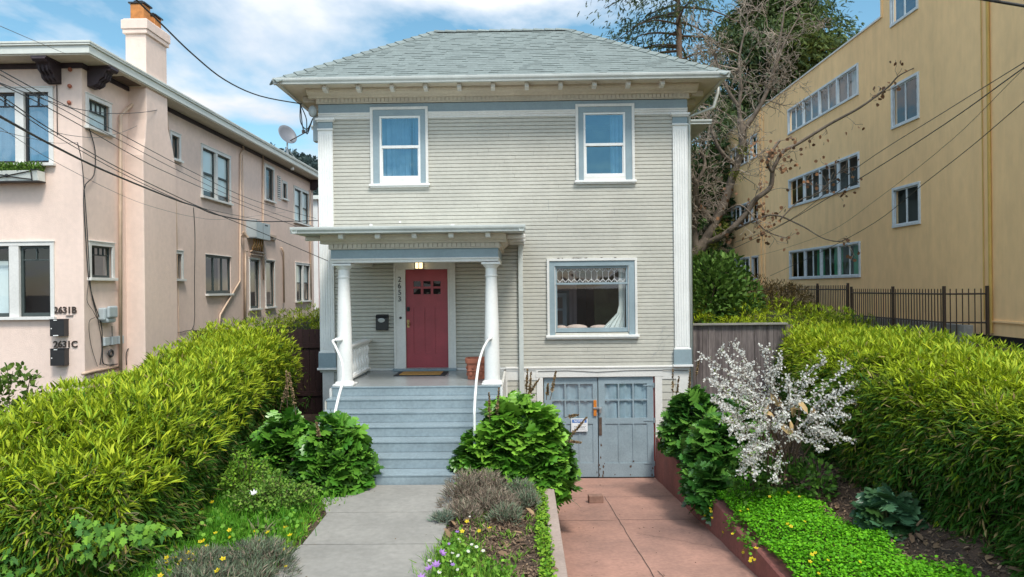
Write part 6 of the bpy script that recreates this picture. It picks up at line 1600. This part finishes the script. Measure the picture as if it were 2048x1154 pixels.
place_flowers(('purple_flower', 6, (.38, .20, .58), .022, .18, (.5, .3, .6), .3), [gpx(x, y, .19) for x, y in L_], 'small purple flower in the meadow', 'purple flowers', lambda x, y: 0.0, 7)
L_ = [(870, 1105), (868, 1137), (873, 1131), (837, 1152)]
place_flowers(('purple_flower', 7, (.48, .26, .62), .045, .18, (.5, .3, .6), .6, 3), [gpx(x, y, .19) for x, y in L_], 'large lilac flower head at the path edge', 'lilac flower heads', lambda x, y: 0.0, 8)
c = at(508, 988, 8.55)
o = flower_proto('white_rose', 7, (.86, .86, .85), .055, .04, (.8, .8, .7), .7, 3); o.location = (c.x, c.y, c.z-.04); tag(o, 'single large white bloom on the loose rose bush left of the path', 'flower')

# ================================================================== TREES
def rot_about(d, ang, rs):
    ax = Vector(rs.normal(size=3)).cross(d)
    if ax.length < 1e-4: ax = Vector((1, 0, 0))
    return (Matrix.Rotation(ang, 3, ax.normalized()) @ d).normalized()
def twigs(mbt, mbb, p, d, L, r, lev, rs, tips, bias=Vector((0, 0, .12)), kink=.35, fan=4):
    n = 5; path = [p.copy()]; q = p.copy(); dd = d.copy()
    for i in range(n):
        dd = (dd+Vector(rs.normal(size=3))*kink*.45+bias).normalized(); q = q+dd*(L/n); path.append(q.copy())
    rad = [max(r*(1-.62*i/n), .0065) for i in range(n+1)]
    (mbb if r > .03 else mbt).tube(path, rad, 6 if r > .03 else 3)
    tips.append((path[-1], dd))
    if lev <= 0: return
    for k in range(fan):
        i = rs.randint(1, n+1); nd = rot_about((path[i]-path[i-1]).normalized(), rs.uniform(.45, 1.15), rs)
        twigs(mbt, mbb, path[i], nd, L*rs.uniform(.45, .75), rad[i]*.62, lev-1, rs, tips, bias, kink, fan)
def limb(mbb, pts, r0, r1, n=6):
    path = bezier_path(pts, n); k = len(path); mbb.tube(path, [r0+(r1-r0)*i/(k-1) for i in range(k)], 8); return path
# bare tree behind the right corner of the house
rs = np.random.RandomState(101)
tree = thing('bare_tree', 'pale barked leafless tree with gnarled crooked branches behind the right corner of the grey house', 'tree', (4.3, 20, .6))
mb = MB(); mt = MB(); tips = []
A = lambda x, y, Y=20.0: at(x, y, Y)
limb(mb, [Vector((4.25, 20, .2)), A(1368, 540), A(1392, 505), A(1415, 480)], .20, .16)
S1 = limb(mb, [A(1400, 498), A(1428, 448), A(1450, 400), A(1468, 345), A(1484, 290), A(1480, 240)], .13, .10)
S2 = limb(mb, [A(1392, 505), A(1388, 450), A(1395, 400, 19.8), A(1385, 350, 19.6)], .11, .05)
S3 = limb(mb, [A(1484, 262), A(1478, 215), A(1482, 175), A(1478, 120, 20.2), A(1490, 60, 20.3)], .07, .02)
S4 = limb(mb, [A(1486, 262), A(1512, 225), A(1535, 180), A(1550, 125), A(1562, 65), A(1570, 10)], .075, .02)
S5 = limb(mb, [A(1536, 178), A(1556, 120), A(1572, 80), A(1600, 30)], .05, .015)
S6 = limb(mb, [A(1478, 215), A(1450, 170), A(1428, 110), A(1405, 70)], .06, .015)
S7 = limb(mb, [A(1430, 445), A(1402, 420, 19.7), A(1390, 380, 19.5), A(1410, 330, 19.5), A(1398, 300, 19.5)], .09, .03)
S8 = limb(mb, [A(1470, 330), A(1440, 300, 19.6), A(1420, 250, 19.6), A(1415, 215, 19.6)], .07, .02)
S9 = limb(mb, [A(1405, 490), A(1450, 468, 19.6), A(1490, 430, 19.4), A(1510, 400, 19.3), A(1540, 375, 19.2), A(1545, 340, 19.1)], .09, .06)
S10 = limb(mb, [A(1543, 345, 19.1), A(1565, 305, 19), A(1600, 285, 18.9), A(1660, 248, 18.6), A(1720, 215, 18.3), A(1775, 175, 18.1), A(1800, 150, 18), A(1848, 128, 17.9)], .055, .010)
S11 = limb(mb, [A(1545, 345, 19.1), A(1535, 320, 19), A(1560, 280, 19)], .05, .03)
S12 = limb(mb, [A(1470, 460, 19.6), A(1540, 430, 19.2), A(1600, 450, 19), A(1650, 478, 18.8), A(1700, 485, 18.6)], .03, .008)
S13 = limb(mb, [A(1435, 440), A(1480, 410, 19.4), A(1530, 460, 19.2), A(1580, 478, 19)], .03, .010)
S14 = limb(mb, [A(1560, 440, 19), A(1600, 400, 18.9), A(1640, 385, 18.7), A(1690, 330, 18.5)], .02, .006)
for S, n_, L_t, lv, r_ in ((S3, 12, 1.0, 3, .03), (S4, 13, 1.0, 3, .03), (S5, 7, .9, 3, .02), (S6, 9, .8, 3, .020), (S7, 11, .8, 3, .025), (S8, 10, .7, 3, .020), (S1, 11, .8, 3, .03), (S2, 10, .7, 3, .022)):
    for k in range(n_):
        i = rs.randint(len(S)//5, len(S)); d = (S[i]-S[i-1]).normalized(); nd = rot_about(d, rs.uniform(.5, 1.3), rs); nd.y *= .6
        twigs(mt, mb, S[i], nd.normalized(), L_t*rs.uniform(.7, 1.25), r_*.8, lv, rs, tips, Vector((0, 0, .05)), .75, 3)
leaf_tips = []
for S, n_, L_t, lv, r_ in ((S10, 15, .45, 1, .010), (S12, 9, .5, 1, .010), (S13, 8, .5, 1, .010), (S14, 8, .5, 1, .009), (S9, 10, .7, 2, .014), (S11, 4, .5, 1, .012)):
    for k in range(n_):
        i = rs.randint(2, len(S)); d = (S[i]-S[i-1]).normalized(); nd = rot_about(d, rs.uniform(.4, 1.2), rs)
        twigs(mt, mb, S[i], nd, L_t*rs.uniform(.6, 1.2), r_, lv, rs, leaf_tips, Vector((0, 0, .0)), .5, 2)
mb.build('trunk', 'bark', tree, smooth=True); mt.build('twigs', 'twig', tree, smooth=True)
lm = LM(); P = np.array([np.array(p) for p, d in leaf_tips]); P = np.repeat(P, 2, 0)+rs.normal(0, .07, (len(P)*2, 3)); keep = rs.rand(len(P)) < .8; P = P[keep]
lm.add(P, norm(runit(len(P), rs)+np.array([0, 0, -.8])), norm(runit(len(P), rs)+np.array([0, -1., 0])), rs.uniform(.06, .13, len(P)), .09, T_OVAL, mixcol(len(P), (.14, .07, .035), (.30, .15, .07), rs, .25))
lm.build('dead_leaves', 'litter', tree)
# moss patches on the trunk
lm = LM(); P = []
for (x, y) in ((1440, 470), (1448, 455), (1430, 490), (1470, 350), (1395, 505), (1485, 300)): P.append(np.array(A(x, y, 19.85))[None]+rs.normal(0, .09, (150, 3)))
P = np.concatenate(P); lm.add(P, runit(len(P), rs), runit(len(P), rs), .05, .03, T_OVAL, mixcol(len(P), (.10, .13, .02), (.22, .24, .04), rs)); lm.build('moss', 'leaf', tree)

# conifers
def conifer(label, base, top, crown, seed, n_br, spray, L, cols, dens=9, trunk_r=.35, reach=None, droop=.25, up=.15, z_lo=0.3, barkm='redbark'):
    rs = np.random.RandomState(seed); root = thing('conifer', label, 'tree', base); b = Vector(base); mb = MB()
    H_ = top-b.z; mb.tube([b, b+Vector((.1, 0, H_*.5)), b+Vector((0, 0, H_))], [trunk_r, trunk_r*.6, .03], 10); lm = LM(); mb2 = MB(); PP = []; DD = []
    for i in range(n_br):
        t = z_lo+(1-z_lo)*(i+rs.rand())/n_br; z = b.z+H_*t; a = rs.rand()*6.283; rr = crown*reach(t)*rs.uniform(.65, 1.1)
        c0 = b+Vector((0, 0, H_*t)); e = c0+Vector((rr*math.cos(a), rr*math.sin(a), rr*(up-droop*rs.rand())))
        m_ = c0.lerp(e, .5)+Vector((0, 0, rr*.10)); path = bezier_path([c0, m_, e], 5); k = len(path)
        mb2.tube(path, [max(.02, .075*(1-i_/k)*min(1, rr/3)) for i_ in range(k)], 4)
        for j in range(2, k):
            n2 = int(dens*(.5+j/k)); sp_ = rr*.20*(1.15-abs(j/k-.6))
            c = np.array(path[j])[None]+rs.normal(0, 1, (n2, 3))*np.array([sp_, sp_, sp_*.45])[None]; PP.append(c)
            dr = np.array((e-c0).normalized())[None]; DD.append(norm(dr*.7+runit(n2, rs)*.8+np.array([0, 0, -.35])[None]))
    P = np.concatenate(PP); D = np.concatenate(DD); k = len(P)
    tone = wob(P, .9, seed)*.5+.5
    lm.add(P, D, norm(runit(k, rs)*.8+np.array([0, 0, 1.0])[None]), L*rs.uniform(.6, 1.3, k), L*spray*rs.uniform(.7, 1.2, k), T_SPRAY, mixcol(k, *cols, rs, .2, tone+rs.normal(0, .2, k)))
    lm.build('foliage', 'leaf', root); mb.build('trunk', barkm, root, smooth=True); mb2.build('branches', 'stem', root); return root
conifer('tall open conifer with a bare visible trunk behind the roof of the grey house', (at(1361, 560, 35).x, 35, 0), 21.5, 3.6, 111, 66, .42, .28, ((.04, .075, .045), (.12, .145, .055)), dens=14, trunk_r=.34, reach=lambda t: 1.0-.25*abs(t-.75), z_lo=.50, droop=.5, up=.05)
conifer('broad dense dark green conifer standing behind the yellow apartment block', (at(1556, 560, 40).x, 40, 0), 20.2, 4.3, 112, 270, .5, .32, ((.02, .05, .022), (.10, .145, .04)), dens=30, trunk_r=.45, reach=lambda t: (1.0 if t < .72 else max(.18, 1.0-(t-.72)*2.6)), z_lo=.22, droop=.35, up=.25)
leafy('evergreen_tree', 'dark evergreen foliage low behind the bare tree, beyond the grey house', [((7.3, 33, 5.0), (1.6, 1.5, 2.2)), ((8.3, 34, 7.0), (1.8, 1.5, 2.6)), ((9.3, 35, 5.0), (1.6, 1.4, 3.0)), ((7.0, 34, 2.5), (2.2, 1.5, 2.5)), ((9.0, 35, 10.0), (1.7, 1.4, 2.0))], 6500, 113, .42, .25, T_SPRAY, ((.02, .05, .018), (.08, .13, .035)), cat='tree', stems=30, stemmat='bark')
